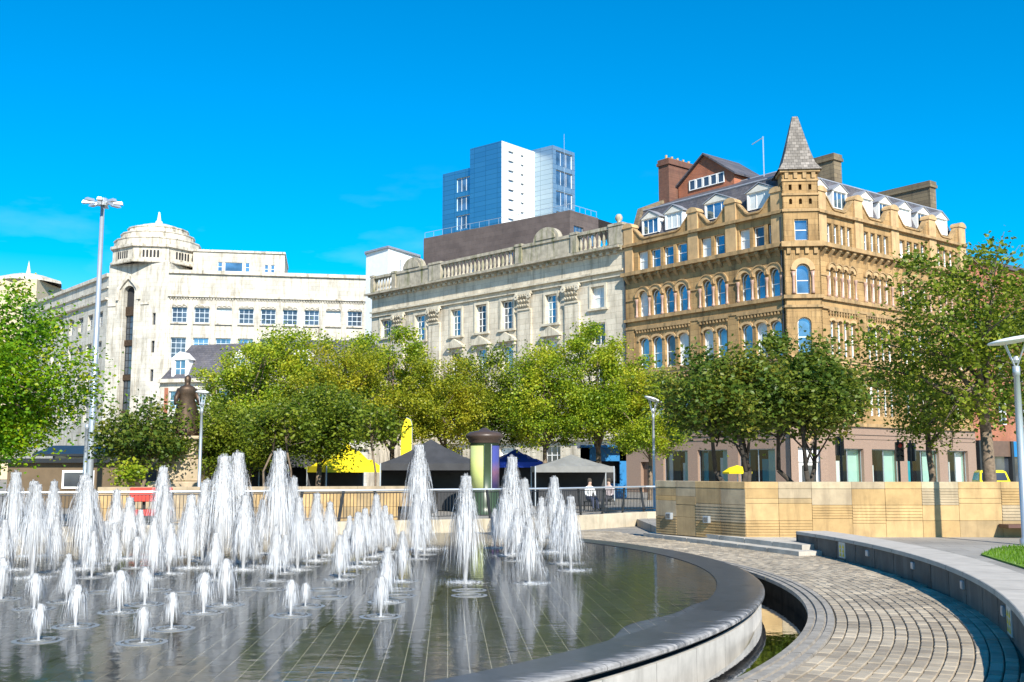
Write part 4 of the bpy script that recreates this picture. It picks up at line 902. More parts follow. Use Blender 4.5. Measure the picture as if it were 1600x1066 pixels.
ta = Vector((-58.9, 152.1)); tb2 = Vector((-51.9, 149.55)); tc2 = Vector((-49.2, 149.28)); MCH = frame(ta, tb2 - ta); LCH = (tb2 - ta).length; MCS = frame(tb2, tc2 - tb2); LCS = (tc2 - tb2).length; hc = LCH / 2
wall(0, LCH, 0, 31.5, [(hc - .95, hc + .95, 4, 28.3, .9)], .9).build('tower_wall', M_PORT, rb, MCH)
for z0, z1 in ((5.2, 9.4), (10.2, 14.6), (15.4, 19.6), (20.4, 24.0)): window(rb, MCH, (hc - .95, hc + .95, z0, z1, 0), .9, 3, 4, fmat=M_BLACK, gmat=M_GLASSD, t=.1)
for z in (4.0, 9.4, 14.6, 19.6, 24.0): mb = MB(); mb.box(hc - .95, hc + .95, .55, .8, z, z + (.8 if z < 24 else 1.3)); mb.build('spandrel_panel', M_BRONZE, rb, MCH)
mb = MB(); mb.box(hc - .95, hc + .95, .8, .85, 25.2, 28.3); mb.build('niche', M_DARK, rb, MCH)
mb = MB(); mb.strip([(hc + a, b) for a, b in ((-2.1, 26.2), (-1.9, 28.0), (-1.1, 28.8), (0, 30.0), (1.1, 28.8), (1.9, 28.0), (2.1, 26.2))], [(hc + a, b) for a, b in ((-1.6, 26.2), (-1.5, 27.7), (-.85, 28.5), (0, 29.3), (.85, 28.5), (1.5, 27.7), (1.6, 26.2))], -.35, .02); mb.build('hood_moulding', M_PORTT, rb, MCH)
for sg in (-1, 1):
    mb = MB(); mb.box(hc + sg * 1.45 - .3, hc + sg * 1.45 + .3, -.22, .02, 4, 26.2); mb.build('pier', M_PORT, rb, MCH)
    mb = MB(); mb.box(hc + sg * 2.9 - .7, hc + sg * 2.9 + .7, -.15, .02, 25.4, 25.7); mb.build('label_stop', M_PORTT, rb, MCH)
so3 = [(.5, .95, z, z + 1.7, 0) for z in (10.3, 14.3, 18.4, 22.4)]
wall(0, LCS, 0, 31.5, so3, .5).build('tower_wall', M_PORT, rb, MCS)
for op in so3: window(rb, MCS, op, .5, 1, 2, fmat=M_BLACK, gmat=M_GLASSD)
cin = [ta + Vector((.5, .9)), tb2 + Vector((.1, .95)), tc2 + Vector((0, .6)), Vector((-46, 160)), Vector((-60, 160))]
mb = MB(); mb.prism([(p.x, p.y) for p in cin], 0, 31.45); mb.build('tower_body', M_PORT, rb)
# receding left wing
LW0 = ta; LD = Vector((.855, -1)).normalized(); LWL = 42; MLW = frame(LW0 - LD * LWL, LD)
ops = [(LWL - 4 - k * 4.2, LWL - 1.8 - k * 4.2, z0, z1, 0) for k in range(9) for z0, z1 in ((22.7, 25), (18, 20.6), (13.2, 16.2), (8.8, 11.8))]
wall(0, LWL, 0, 30.1, ops, .5).build('wall', M_PORT, rb, MLW)
for op in ops: window(rb, MLW, op, .5, 3, 3, fmat=M_PALEM, gmat=M_GLASSD, t=.1)
for z0, z1, pr in ((26.45, 26.75, .4), (29.85, 30.35, .35), (28.2, 28.4, .25)):
    mb = MB(); mb.uz([(0, z0), (LWL, z0), (LWL, z1), (0, z1)], -pr, .6); mb.build('string_course', M_PORTT, rb, MLW)
mb = MB(); mb.box(0, LWL, .5, 16, 0, 30.0); mb.box(2, LWL - 1, 3, 14, 30, 31.8); mb.build('body', M_PORT, rb, MLW)

# ------------------------------------------------------------------ brown and steel tower behind
tb = thing('steel_tower', (0, 160, 0), 'modern tower of steel cladding with painted-in sky and sun tones rising from a dark brown clad block', 'building')
Q0 = Vector((8.4, 150)); DQ = Vector((-22.8, 19.)).normalized(); LQ = 29.7; MQ = frame(Q0 + DQ * LQ, -DQ); DQ2 = Vector((4.5, 5.)).normalized(); MQ2 = frame(Q0, DQ2); ZQ = 39.3
bw = [(9.9, 10.9, 32.4, 33.6), (18.0, 18.9, 33.0, 34.6), (9.9, 10.9, 28.6, 29.8), (18.0, 18.9, 28.9, 30.2), (24.5, 25.3, 34.0, 35.6)]
wall(0, LQ, 0, ZQ, [(*o, 0) for o in bw], .3).build('brown_wall', M_BPANEL, tb, MQ)
for o in bw: window(tb, MQ, (*o, 0), .3, 2, 1, fmat=M_GREYM)
b2 = [(.9, 3.2, 34.6, 37.2), (4.4, 6.0, 34.8, 36.6)]
wall(0, 6.8, 0, ZQ, [(*o, 0) for o in b2], .3).build('brown_wall', M_BPANEL, tb, MQ2)
for o in b2: window(tb, MQ2, (*o, 0), .3, 3, 1, fmat=M_GREYM)
mb = MB(); mb.add([(0, 0, ZQ), (LQ, 0, ZQ), (LQ, 20, ZQ), (0, 20, ZQ)], [[0, 1, 2, 3]]); mb.add([(0, 0, 0), (0, 20, 0), (0, 20, ZQ), (0, 0, ZQ)], [[0, 1, 2, 3]]); mb.build('terrace_roof', M_BPANEL, tb, MQ)
mb = MB(); mb.tube([(0, .3, ZQ + 1), (LQ, .3, ZQ + 1)], .04, 4)
for k in range(16): mb.tube([(k * LQ / 15, .3, ZQ), (k * LQ / 15, .3, ZQ + 1)], .03, 4)
mb.build('guard_rail', M_PALEM, tb, MQ)
mb = MB(); mb.tube([(0, .3, ZQ + 1), (6.8, .3, ZQ + 1)], .04, 4)
for k in range(6): mb.tube([(k * 1.35, .3, ZQ), (k * 1.35, .3, ZQ + 1)], .03, 4)
mb.build('guard_rail', M_PALEM, tb, MQ2)
def slab_tower(px0, px1, ytop, ybot_z, yset, depth_right, nm, wins=(), rwins=(), ml=None, mr=None, dp=12):
    # a block whose left face is parallel to the brown front, yset metres behind it
    def hit(px):
        k = (px - 800) / 1662; o = MQ @ Vector((0, yset, 0)); d = -DQ; t = (k * o.y - o.x) / (d.x - k * d.y); return t
    u0, u1 = hit(px0), hit(px1); p = MQ @ Vector((u1, yset, 0)); zt = at(px1, ytop, p.y).z
    wall(u0, u1, ybot_z, zt, [(u0 + a * (u1 - u0), u0 + b * (u1 - u0), c, d, 0) for a, b, c, d in wins], .3, yset).build(nm, ml or M_STEEL_SKY, tb, MQ)
    for a, b, c, d in wins: window(tb, MQ, (u0 + a * (u1 - u0), u0 + b * (u1 - u0), c, d, 0), .3, 3, 1, y=yset, gmat=M_GLASS)
    MRt = frame((MQ @ Vector((u1, yset, 0))).to_2d(), DQ2)
    wall(0, depth_right, ybot_z, zt, [(a, b, c, d, 0) for a, b, c, d in rwins], .3).build(nm, mr or M_STEEL_SUN, tb, MRt)
    for a, b, c, d in rwins: window(tb, MRt, (a, b, c, d, 0), .3, 3 if d - c > 1 else 1, 1, fmat=M_WHITE if d - c > 1 else M_GREYM, t=.07 if d - c > 1 else .04)
    mb = MB(); mb.add([(u0, yset, zt), (u1, yset, zt), (u1, yset + dp, zt), (u0, yset + dp, zt)], [[0, 1, 2, 3]]); mb.add([(u0, yset, ybot_z), (u0, yset + dp, ybot_z), (u0, yset + dp, zt), (u0, yset, zt)], [[0, 1, 2, 3]]); mb.build('tower_roof', M_GREYM, tb, MQ)
    return MRt, zt
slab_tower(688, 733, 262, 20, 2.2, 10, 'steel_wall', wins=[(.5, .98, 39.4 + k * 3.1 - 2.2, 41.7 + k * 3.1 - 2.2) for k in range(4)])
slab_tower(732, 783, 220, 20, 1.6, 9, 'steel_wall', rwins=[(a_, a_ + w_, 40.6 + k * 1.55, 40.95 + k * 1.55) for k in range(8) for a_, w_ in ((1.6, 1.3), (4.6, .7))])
slab_tower(822, 866, 227, 20, 9.5, 5.6, 'steel_wall', ml=M_STEEL, mr=M_STEEL, dp=5, rwins=[(.8, 5.0, z, z + 2.4) for z in (40.4, 43.8, 47.2, 50.4)])
mb = MB(); mb.tube([(22, 9, 39), (22, 9, 54.5)], .035, 4); mb.build('mast', M_PALEM, tb, MQ)
# white rooftop block and a far roof
wb = thing('white_block', (-21, 135, 0), 'plain white rendered block with hipped top above the balustrade', 'building')
p0 = at(572, 415, 128); p1 = at(640, 405, 128); zt = at(600, 397, 128).z
mb = MB(); mb.prism([(p0.x, 128), (at(606, 400, 124).x, 124.5), (p1.x + 1, 130), (p1.x, 138), (p0.x, 138)], 0, zt); mb.build('wall', M_WHITE, wb)
mb = MB(); mb.prism([(p0.x - .2, 127.8), (at(606, 400, 124).x, 124.2), (p1.x + 1.2, 129.8), (p1.x + .2, 138.2), (p0.x - .2, 138.2)], zt, zt + .25); mb.build('roof', M_LEAD, wb)
mb = MB(); q = at(622, 405, 126.5); mb.box(q.x - .3, q.x + .3, 126.5, 128, zt - 3.5, zt - 1); mb.build('window', M_GLASSD, wb)
fb = thing('far_building', (-100, 215, 0), 'distant pale building top with small white spire behind the left tree', 'building')
q0, q1 = at(-60, 425, 210), at(58, 436, 210)
mb = MB(); mb.prism([(q0.x, 210), (q1.x, 210), (q1.x, 225), (q0.x, 225)], 0, q1.z); mb.build('wall', simple('buff_render', (.55, .45, .3), .8), fb)
mb = MB(); mb.lathe([(7, q1.z), (6.8, q1.z + .6), (3, q1.z + 1.8), (.5, q1.z + 2.2), (.35, q1.z + 3), (0, q1.z + 5)], 8, (at(30, 430, 212).x, 216)); mb.build('spire_roof', M_PORTT, fb)

# ------------------------------------------------------------------ old mansard building, red brick neighbour
mh = thing('mansard_house', (-30, 108, 0), 'old cream and red fronted house with slate mansard and white dormer among the trees', 'building')
MM = frame(Vector((at(250, 600, 104).x, 104)), Vector((1, -.25))); LM = 22
ops = [(1.0 + k * 2.6, 2.3 + k * 2.6, z, z + 1.9, 0) for k in range(8) for z in (.8, 4.4, 7.6)]
wall(0, LM, 0, 10.3, ops, .3).build('wall', M_PORT, mh, MM)
for op in ops: window(mh, MM, op, .3, 2, 2)
for k in range(8):
    mb = MB(); mb.box(.55 + k * 2.6, .95 + k * 2.6, -.06, .02, 4.2, 9.8); mb.build('red_panel', M_BRICK, mh, MM)
for z0, z1, pr in ((10.3, 10.65, .45), (7.0, 7.2, .2), (3.7, 4.0, .3)):
    mb = MB(); mb.box(-.2, LM + .2, -pr, .05, z0, z1); mb.build('cornice', M_PORTT, mh, MM)
mb = MB(); mb.add([(0, 0, 10.65), (LM, 0, 10.65), (LM, 10, 10.65), (0, 10, 10.65), (1.9, 2.4, 14.3), (LM - 2, 2.4, 14.3), (LM - 2, 8, 14.3), (1.9, 8, 14.3)], [[0, 1, 5, 4], [1, 2, 6, 5], [2, 3, 7, 6], [3, 0, 4, 7], [4, 5, 6, 7]]); mb.build('roof', M_SLATE, mh, MM)
for u in (2.0, 8.5, 15):
    mb = MB(); mb.box(u - .9, u - .6, .2, 2.2, 10.6, 12.6); mb.box(u + .6, u + .9, .2, 2.2, 10.6, 12.6); mb.uz([(u - 1.1, 12.6), (u + 1.1, 12.6), (u, 13.4)], .1, 2.6); d_ = mb.build('dormer', M_WHITE, mh, MM); window(mh, MM, (u - .6, u + .6, 10.8, 12.6, 0), .2, 2, 2, y=.2)
mb = MB(); mb.box(.1, LM - .1, .3, 10, 0, 10.6); mb.build('body', M_PORTT, mh, MM)
nb_ = thing('brick_building', (42, 92, 0), 'red brick block with dark shopfront beyond the sandstone building', 'building')
E0 = B + DR * (LR + .05); MN = frame(E0, DR); LN = 26
ops = [(1 + k * 3.2, 2.6 + k * 3.2, z, z + 2.2, 0) for k in range(8) for z in (5.6, 9.4, 13.2)]
wall(0, LN, 4.2, 19.3, ops, .3).build('wall', M_BRICK, nb_, MN)
for op in ops: window(nb_, MN, op, .3, 2, 2)
mb = MB(); mb.box(0, LN, .35, 12, 0, 19.2); mb.box(-.0, LN, -.3, .3, 19.2, 19.6); mb.build('body', M_SLATE, nb_, MN)
for k in range(5):
    a = .3 + k * 5.2; mb = MB(); mb.box(a, a + .4, -.25, .3, 0, 4.2); mb.build('pilaster', M_BLACK, nb_, MN)
    mb = MB(); mb.box(a + .4, a + 5.2, -.12, .3, 2.9, 4.2); mb.build('fascia', [M_BROWN, M_BLUE, M_DARK, M_BLUE, M_BROWN][k], nb_, MN)
    mb = MB(); mb.box(a + .4, a + 5.2, .1, .2, 0, 2.9); mb.build('shop_window', M_GLASSD, nb_, MN)

# ------------------------------------------------------------------ trees
def leaves_mesh(name, centres, sig, per, size, mat, seed, droop=0):
    g = np.random.default_rng(seed); c = np.repeat(np.array(centres), per, 0); n = len(c); s = np.repeat(np.array(sig), per)
    p = c + g.normal(0, 1, (n, 3)) * s[:, None] * np.array([1, 1, .75]); p[:, 2] -= droop * np.abs(g.normal(0, 1, n))
    d = g.normal(0, 1, (n, 3)); d[:, 2] = d[:, 2] * .5 - .25; d /= np.linalg.norm(d, axis=1)[:, None]
    nn = g.normal(0, 1, (n, 3)) * .8 + np.array([.1, -.25, .9]); e = np.cross(d, nn); e /= np.linalg.norm(e, axis=1)[:, None] + 1e-6; up = np.cross(e, d)
    L = size * g.uniform(.6, 1.25, n)[:, None]; w = L * .38
    v = np.stack([p, p + d * L * .5 + e * w + up * L * .12, p + d * L, p + d * L * .5 - e * w + up * L * .12], 1).reshape(-1, 3)
    i = np.arange(n) * 4; tri = np.stack([i, i + 1, i + 2, i, i + 2, i + 3], 1).reshape(-1)
    me = bpy.data.meshes.new(name); me.vertices.add(n * 4); me.vertices.foreach_set('co', v.ravel())
    me.loops.add(n * 6); me.loops.foreach_set('vertex_index', tri.astype(np.int32)); me.polygons.add(n * 2); me.polygons.foreach_set('loop_start', (np.arange(n * 2) * 3).astype(np.int32))
    me.update(); me.validate(); me.materials.append(mat); return me
def tree_meshes(seed, h, fork, r0, cz, rx, rz, nc, per, size, mat, bark=None, sig=.5, stems=1, droop=0, low=.25, lean=0):
    r = random.Random(seed); cen = []
    lumps = [(r.gauss(0, 1), r.gauss(0, 1), r.gauss(0, 1), r.uniform(-.22, .2)) for _ in range(9)]
    while len(cen) < nc:
        d = Vector((r.gauss(0, 1), r.gauss(0, 1), r.gauss(0, 1))).normalized()
        q = 1 + sum(a * max(0, d.dot(Vector((x, y, z)).normalized())) ** 4 for x, y, z, a in lumps)
        rad = r.random() ** .42 * q; p = Vector((d.x * rx * rad, d.y * rx * rad, cz + d.z * rz * rad))
        if d.z < 0: p.z = cz + d.z * rz * rad * (1 - low)
        cen.append(p)
    tb_ = MB()
    for s in range(stems):
        a = s * 2.4 + r.random(); bx, by = (0, 0) if stems == 1 else (math.cos(a) * .22, math.sin(a) * .22); top = Vector((bx * (3 if stems > 1 else 1) + r.gauss(0, .12), by * (3 if stems > 1 else 1) + r.gauss(0, .12), fork))
        k_ = r0 * (1 if stems == 1 else .62)
        tb_.tube([(bx, by, -.05), (bx * 1.1, by * 1.1, fork * .1), (bx * 1.5 + r.gauss(0, .06), by * 1.5 + r.gauss(0, .06), fork * .5), top], [k_ * 1.45, k_ * 1.05, k_ * .9, k_ * .8], 9)
        ax = top + Vector((r.gauss(0, .2), r.gauss(0, .2), (cz + rz * .6 - fork))); tb_.tube([top, top.lerp(ax, .5) + Vector((r.gauss(0, .15), r.gauss(0, .15), 0)), ax], [k_ * .8, k_ * .5, k_ * .12], 7)
        for c in r.sample(cen, min(16 // stems + 3, len(cen))):
            st = top.lerp(ax, r.uniform(0, .6)); md = st.lerp(c, .5) + Vector((r.gauss(0, .2), r.gauss(0, .2), .12 * (c - st).length)); q = k_ * r.uniform(.28, .5)
            tb_.tube([st, md, c], [q, q * .6, q * .15], 5)
            for _ in range(3):
                e = c + Vector((r.gauss(0, .7), r.gauss(0, .7), r.gauss(0, .5))) * (rx / 3); m2 = md.lerp(c, .5); tb_.tube([m2, m2.lerp(e, .5) + Vector((0, 0, .1)), e], [q * .35, q * .22, q * .08], 4)
    return tb_.mesh('trunk', bark or M_BARK, True), leaves_mesh('crown', [tuple(c) for c in cen], [sig * r.uniform(.6, 1.35) for _ in cen], per, size, mat, seed, droop)
def plant(name, ms, x, y, rz, s, label, group=None, z=0, sz=None):
    t = thing(name, (x, y, z), label, 'tree', group); M = T(x, y, z, rz) @ Matrix.Diagonal((s, s, sz or s, 1))
    put(ms[0], 'trunk', t, M); put(ms[1], 'crown', t, M); return t
PT = [tree_meshes(100 + k, 9, 2.6, .17, 5.7, 3.0, 3.5, 96, 300, .15, [L_GOLD, L_OLIVE, L_GOLD, L_PLANE][k], sig=.36) for k in range(4)]
PD = [tree_meshes(140 + k, 7, 2.3, .16, 4.6, 2.9, 2.5, 100, 180, .17, L_PLANE, sig=.42) for k in range(2)]
def px_x(px, Y): return (px - 800) / 1662 * Y
CT = [(380, 57, .92, 0, ''), (455, 60, 1.06, 2, ''), (530, 55, .93, 1, ''), (612, 61, 1.05, 0, ''), (690, 57, .88, 1, ''), (770, 60, .98, 3, ''), (855, 57, .9, 2, ''), (935, 58, 1.03, 0, ''), (1015, 56, .76, 2, '')]
CL = ['right of the statue, reaching the slate mansard roof', 'behind the saplings and left black gazebo', 'behind the yellow gazebo', 'behind the yellow feather flag', 'behind the large black gazebo', 'behind the advertising column', 'behind the bright blue gazebo', 'behind the grey white gazebo', 'low against the join of cream and sandstone buildings']
for k, (px, Y, s, v, _) in enumerate(CT):
    plant('plane_tree', PT[v], px_x(px, Y), Y, k * 1.3, s, 'yellow green tree ' + CL[k], 'yellow green trees behind the market tents')
plant('tree', PD[0], px_x(326, 45), 45, .5, .8, 'dark green tree beside the bronze statue, branches low over the stalls', sz=.66)
plant('tree', PD[1], px_x(395, 50), 50, 2.1, .85, 'dark green tree in the raised bed right of the bronze statue', sz=.68)
plant('tree', PD[1], px_x(500, 46), 46, 1.1, .86, 'olive green tree with pale leaning trunk beside the yellow tent', sz=.8)
SP = tree_meshes(171, 4.2, 1.9, .045, 2.9, .8, 1.0, 26, 60, .17, L_PLANE, sig=.3)
for px, w in ((413, 'with bright leaves below the dark tree right of the statue'), (455, 'between another sapling and the thick leaning trunk'), (587, 'between the yellow gazebo and the large black gazebo')):
    plant('sapling', SP, px_x(px, 41.5), 41.5, px, 1.0, 'thin sapling ' + w, 'saplings in the raised bed', z=.9, sz=.85)
LT_ = tree_meshes(181, 8, 2.0, .2, 4.6, 2.3, 3.3, 130, 260, .135, L_LIME, sig=.36, droop=.3, low=.0)
plant('locust_tree', LT_, px_x(-22, 33), 33, .4, 1.0, 'large bright lime green drooping tree at the left of the fountain railing')
ST = tree_meshes(185, 4.6, 1.4, .09, 3.1, 1.75, 1.35, 60, 80, .18, L_DARK, sig=.34)
plant('small_tree', ST, px_x(222, 42), 42, .9, 1.0, 'small dark green tree in front of the dome tower base')
MT_ = [tree_meshes(190 + k, 6.8, 1.6, .16, 4.5, 2.45, 2.1, 105, 150, .17, L_DARK, bark=M_BARKD, sig=.36, stems=3, low=.3) for k in range(2)]
plant('multi_stem_tree', MT_[0], px_x(1152, 37), 37, 0.3, 1.0, 'multi stemmed dark green tree behind the bend of the buff wall', z=TZ, sz=.94)
plant('multi_stem_tree', MT_[1], px_x(1258, 38), 38, 1.6, 1.06, 'multi stemmed dark green tree in front of the corner entrance', z=TZ, sz=.97)
BP = tree_meshes(201, 12, 3.4, .3, 7.3, 4.9, 4.4, 92, 150, .22, L_PLANE, sig=.5, low=.1)
plant('large_plane_tree', BP, px_x(1545, 46), 46, .8, 1.0, 'tall open plane tree with mottled trunk beside the yellow taxi')
BP2 = tree_meshes(205, 11, 3.2, .22, 6.3, 3.0, 3.4, 46, 130, .2, L_PLANE, sig=.42, low=.1)
plant('large_plane_tree', BP2, px_x(1455, 54), 54, .8, .85, 'slimmer plane tree before the right sandstone front by the traffic signals')
plant('large_plane_tree', BP, px_x(1665, 52), 52, 2.9, 1.02, 'tall plane tree at the far right beyond the disc lamp post')
bush = leaves_mesh('shrub', [(r_.gauss(0, .3), r_.gauss(0, .3), .5 + r_.random() * .5) for r_ in [random.Random(9)] for _ in range(14)], [.22] * 14, 50, .14, L_GOLD, 5)
tag(put(bush, 'shrub', None, T(px_x(205, 37.5), 37.5, .93)), 'small yellow green shrub in the planter left of the statue', 'shrub')

# ------------------------------------------------------------------ lamps
def disc_lamp(px, Y, z0, top, tilt, label, x=None, head=True, k_=1, dr=.55):
    x = px_x(px, Y) if x is None else x; t = thing('street_lamp', (x, Y, z0), label, 'street lamp'); h = top - z0
    mb = MB(); mb.lathe([(.13 * k_, 0), (.13 * k_, .12), (.085 * k_, .16), (.075 * k_, h * .55), (.06 * k_, h - .75), (.075 * k_, h - .74), (.075 * k_, h - .55), (0, h - .55)], 12); mb.build('pole', M_GREYM, t, T(x, Y, z0), True)
    if not head: return
    mb = MB()
    for k in range(4):
        a = k * math.pi / 2 + .4; mb.tube([(0, 0, h - .6), (math.cos(a) * .06, math.sin(a) * .06, h - .5), (math.cos(a) * .55 * dr, math.sin(a) * .55 * dr, h - .02)], .014, 5)
    mb.build('strut', M_PALEM, t, T(x, Y, z0))
    Md = T(x, Y, z0 + h) @ Matrix.Rotation(tilt, 4, 'Y')
    mb = MB(); mb.lathe([(0, -.06), (.55 * dr, -.045), (.95 * dr, -.01), (dr, .02), (.95 * dr, .04), (.55 * dr, .075), (0, .09)], 24); mb.build('disc_head', M_WHITE, t, Md, True)
    mb = MB(); mb.lathe([(0, -.36), (.06, -.36), (.09, -.3), (.05, -.22), (0, -.2)], 10); mb.build('lamp', M_GREYM, t, T(x, Y, z0 + h - .12))
disc_lamp(1583, 22.4, TZ, 4.5, -.16, 'grey lamp post with white disc head on the terrace before the buff wall', x=10.74)
disc_lamp(1022, 41.5, 0, 4.5, .35, 'slim lamp post with tilted disc head by the left end of the buff wall', k_=.7, dr=.36)
disc_lamp(312, 38.3, .9, 4.55, .05, 'slim pale lamp post with disc head beside the bronze statue', k_=.75, dr=.24)
disc_lamp(133, 40, 0, at(133, 640, 40).z, 0, 'plain grey lamp column in front of the dome building', head=False)
x, Y = px_x(157, 45), 45; x = at(160, 330, 45).x; hm = thing('high_mast_lamp', (x, Y, 0), 'very tall grey mast with a ring of eight floodlights', 'street lamp'); zt = at(160, 318, 45).z
mb = MB(); mb.lathe([(.15, 0), (.14, 3), (.085, zt), (0, zt)], 12); mb.build('mast', M_GREYM, hm, T(x, Y, 0), True)
mb = MB(); mb.lathe([(0, zt - .1), (.22, zt - .1), (.25, zt + .1), (.18, zt + .22), (0, zt + .24)], 12); mb.build('hub', M_PALEM, hm, T(x, Y, 0))
for k in range(8):
    a = k * math.pi / 4 + .2; Mk = T(x, Y, zt, a); mb = MB(); mb.tube([(.1, 0, 0), (.5, 0, .03)], .025, 5); f_ = mb.build('arm', M_PALEM, hm, Mk)
    mb = MB(); mb.add([(.45, -.1, -.02), (.45, .1, -.02), (.85, .12, -.03), (.85, -.12, -.03), (.47, -.08, .09), (.47, .08, .09), (.8, .08, .1), (.8, -.08, .1)], [[3, 2, 1, 0], [4, 5, 6, 7], [0, 1, 5, 4], [1, 2, 6, 5], [2, 3, 7, 6], [3, 0, 4, 7]]); mb.build('floodlight', M_PALEM, f_, Mk)

# ------------------------------------------------------------------ market: gazebos, flag, column, statue, kiosk
def gazebo(px, Y, w, d, ze, zp, cloth, label, rz=0, back=True, wallm=None):
    x = px_x(px, Y); g = thing('gazebo', (x, Y, 0), label, 'market tent', 'market tents'); M = T(x, Y, 0, rz); hw, hd = w / 2, d / 2; mb = MB(); n = 6
    def pt(i, j):
        u, v = -1 + 2 * i / n, -1 + 2 * j / n; q = max(abs(u), abs(v)); return (u * hw, v * hd, ze + (zp - ze) * (1 - q) ** 1.25 - .06 * math.sin(math.pi * (u + 1) / 2) * (abs(v) == 1) - .06 * math.sin(math.pi * (v + 1) / 2) * (abs(u) == 1))
    vs = [pt(i, j) for i in range(n + 1) for j in range(n + 1)]; mb.add(vs, [[i * (n + 1) + j, (i + 1) * (n + 1) + j, (i + 1) * (n + 1) + j + 1, i * (n + 1) + j + 1] for i in range(n) for j in range(n)])
    mb.build('canopy', cloth, g, M, False)
    for s, (a, b) in enumerate((((-hw, -hd), (hw, -hd)), ((hw, -hd), (hw, hd)), ((hw, hd), (-hw, hd)), ((-hw, hd), (-hw, -hd)))):
        mb = MB(); L = math.hypot(b[0] - a[0], b[1] - a[1]); mb.uz([(0, ze - .3), (L, ze - .3), (L, ze), (0, ze)], -.006, .006); mb.build('valance', cloth, g, M @ frame(a, (b[0] - a[0], b[1] - a[1])))
    for sx in (-1, 1):
        for sy in (-1, 1): mb = MB(); mb.box(sx * hw - .025, sx * hw + .025, sy * hd - .025, sy * hd + .025, 0, ze); mb.build('leg', M_GREYM, g, M)
    if back:
        mb = MB(); mb.box(-hw + .03, hw - .03, hd - .05, hd - .03, .05, ze - .02); mb.build('back_sheet', wallm or M_BLKC, g, M)
        mb = MB(); mb.box(-hw + .2, hw - .2, -hd + .3, -hd + .9, .8, .88); mb.box(-hw + .2, hw - .2, -hd + .3, -hd + .32, .02, .8); mb.build('counter', M_BLKC, g, M)
gazebo(673, 48, 4.5, 3.2, 2.05, 3.15, M_BLKC, 'large black gazebo with peaked roof beside the advertising column', rz=.12)
gazebo(540, 53, 3.0, 3.0, 1.95, 3.2, M_YEL, 'yellow gazebo between the thick trunk and the large black tent', rz=.5)
gazebo(462, 55, 3.3, 3.0, 2.2, 3.3, M_BLKC, 'black gazebo behind the saplings, left of the yellow tent', rz=.1)
gazebo(375, 54, 3.2, 3.0, 2.1, 3.2, M_BLKC, 'black gazebo under the dark trees right of the statue', rz=0)
gazebo(893, 54, 3.9, 3.0, 1.95, 2.55, M_WHTC, 'grey white gazebo under the trees beside the blue kiosk', rz=.05)
gazebo(805, 60, 3.0, 3.0, 2.2, 2.95, M_DBLUE, 'bright blue gazebo behind the advertising column', rz=.2)
gazebo(352, 60, 3.0, 3.0, 2.2, 3.3, M_YEL, 'yellow gazebo half hidden behind the lamp by the statue', rz=.3)
ks = thing('kiosk', (px_x(945, 64), 64, 0), 'blue painted kiosk with open dark hatch under the trees', 'kiosk'); Mk = T(px_x(945, 64), 64, 0)
mb = MB(); mb.box(-1.3, 1.3, 0, 2.5, 0, .95); mb.box(-1.3, -.9, 0, 2.5, .95, 3.1); mb.box(.9, 1.3, 0, 2.5, .95, 3.1); mb.box(-1.3, 1.3, 0, 2.5, 2.3, 3.1); mb.build('wall', M_BLUE, ks, Mk)
mb = MB(); mb.box(-.9, .9, .6, .65, .95, 2.3); mb.build('hatch', M_DARK, ks, Mk); mb = MB(); mb.box(-1.5, 1.5, -.6, 2.6, 3.1, 3.25); mb.build('roof', M_BLUE, ks, Mk)
x, Y = px_x(634, 50.5), 50.5; fl = thing('feather_flag', (x, Y, 0), 'yellow feather flag standing behind the black gazebo', 'flag')
mb = MB(); mb.tube([(.28, 0, 0), (.28, 0, 3.9), (.2, 0, 4.15), (.0, 0, 4.25)], .02, 5); mb.build('pole', M_GREYM, fl, T(x, Y, 0))
mb = MB(); mb.uz([(.27, 1.6), (.27, 3.95), (.17, 4.17), (.02, 4.24), (-.1, 4.08), (-.2, 3.7), (-.25, 3.1), (-.25, 1.6)], -.008, .008); mb.build('banner', M_YEL, fl, T(x, Y, 0))
x, Y = px_x(757, 43), 43; ac = thing('advertising_column', (x, Y, 0), 'dark green round advertising column with domed cap and posters', 'advertising column'); Mk = T(x, Y, 0); zt = at(757, 673, 43).z
mb = MB(); mb.lathe([(.68, 0), (.68, .3), (.58, .36), (.58, zt - .5), (.62, zt - .48)], 28); mb.build('drum', M_GREEN, ac, Mk, True)
mb = MB(); mb.lathe([(.62, zt - .5), (.66, zt - .36), (.78, zt - .26), (.78, zt - .18), (.6, zt - .06), (.25, zt + .0), (.1, zt + .1), (0, zt + .12)], 28); mb.build('cap', simple('cap_brown', (.06, .04, .03), .4), ac, Mk, True)
def posterm(name, stops):
    m, t, b = newmat(name); sx = t.nodes.new('ShaderNodeSeparateXYZ'); t.links.new(t.nodes.new('ShaderNodeTexCoord').outputs['Generated'], sx.inputs[0])
    ad = N(t, 'ShaderNodeMath', operation='MULTIPLY_ADD'); t.links.new(noise(t, coords(t), 2.2), ad.inputs[0]); ad.inputs[1].default_value = .3; t.links.new(sx.outputs[2], ad.inputs[2])
    t.links.new(ramp(t, ad.outputs[0], stops).outputs[0], b.inputs['Base Color']); b.inputs['Roughness'].default_value = .3; return m
for a0, a1, m_ in ((-2.75, -1.62, posterm('pale_poster', [(.1, (.75, .78, .3)), (.6, (.6, .66, .22)), (1, (.45, .5, .2))])), (-1.0, .1, posterm('purple_poster', [(.2, (.06, .05, .2)), (.5, (.2, .1, .17)), (.8, (.06, .07, .26))]))):
    mb = MB(); mb.lathe([(.585, 1.0), (.6, 1.0), (.6, zt - .62), (.585, zt - .62)], 10, (0, 0), a0, a1); mb.build('poster', m_, ac, Mk, True)
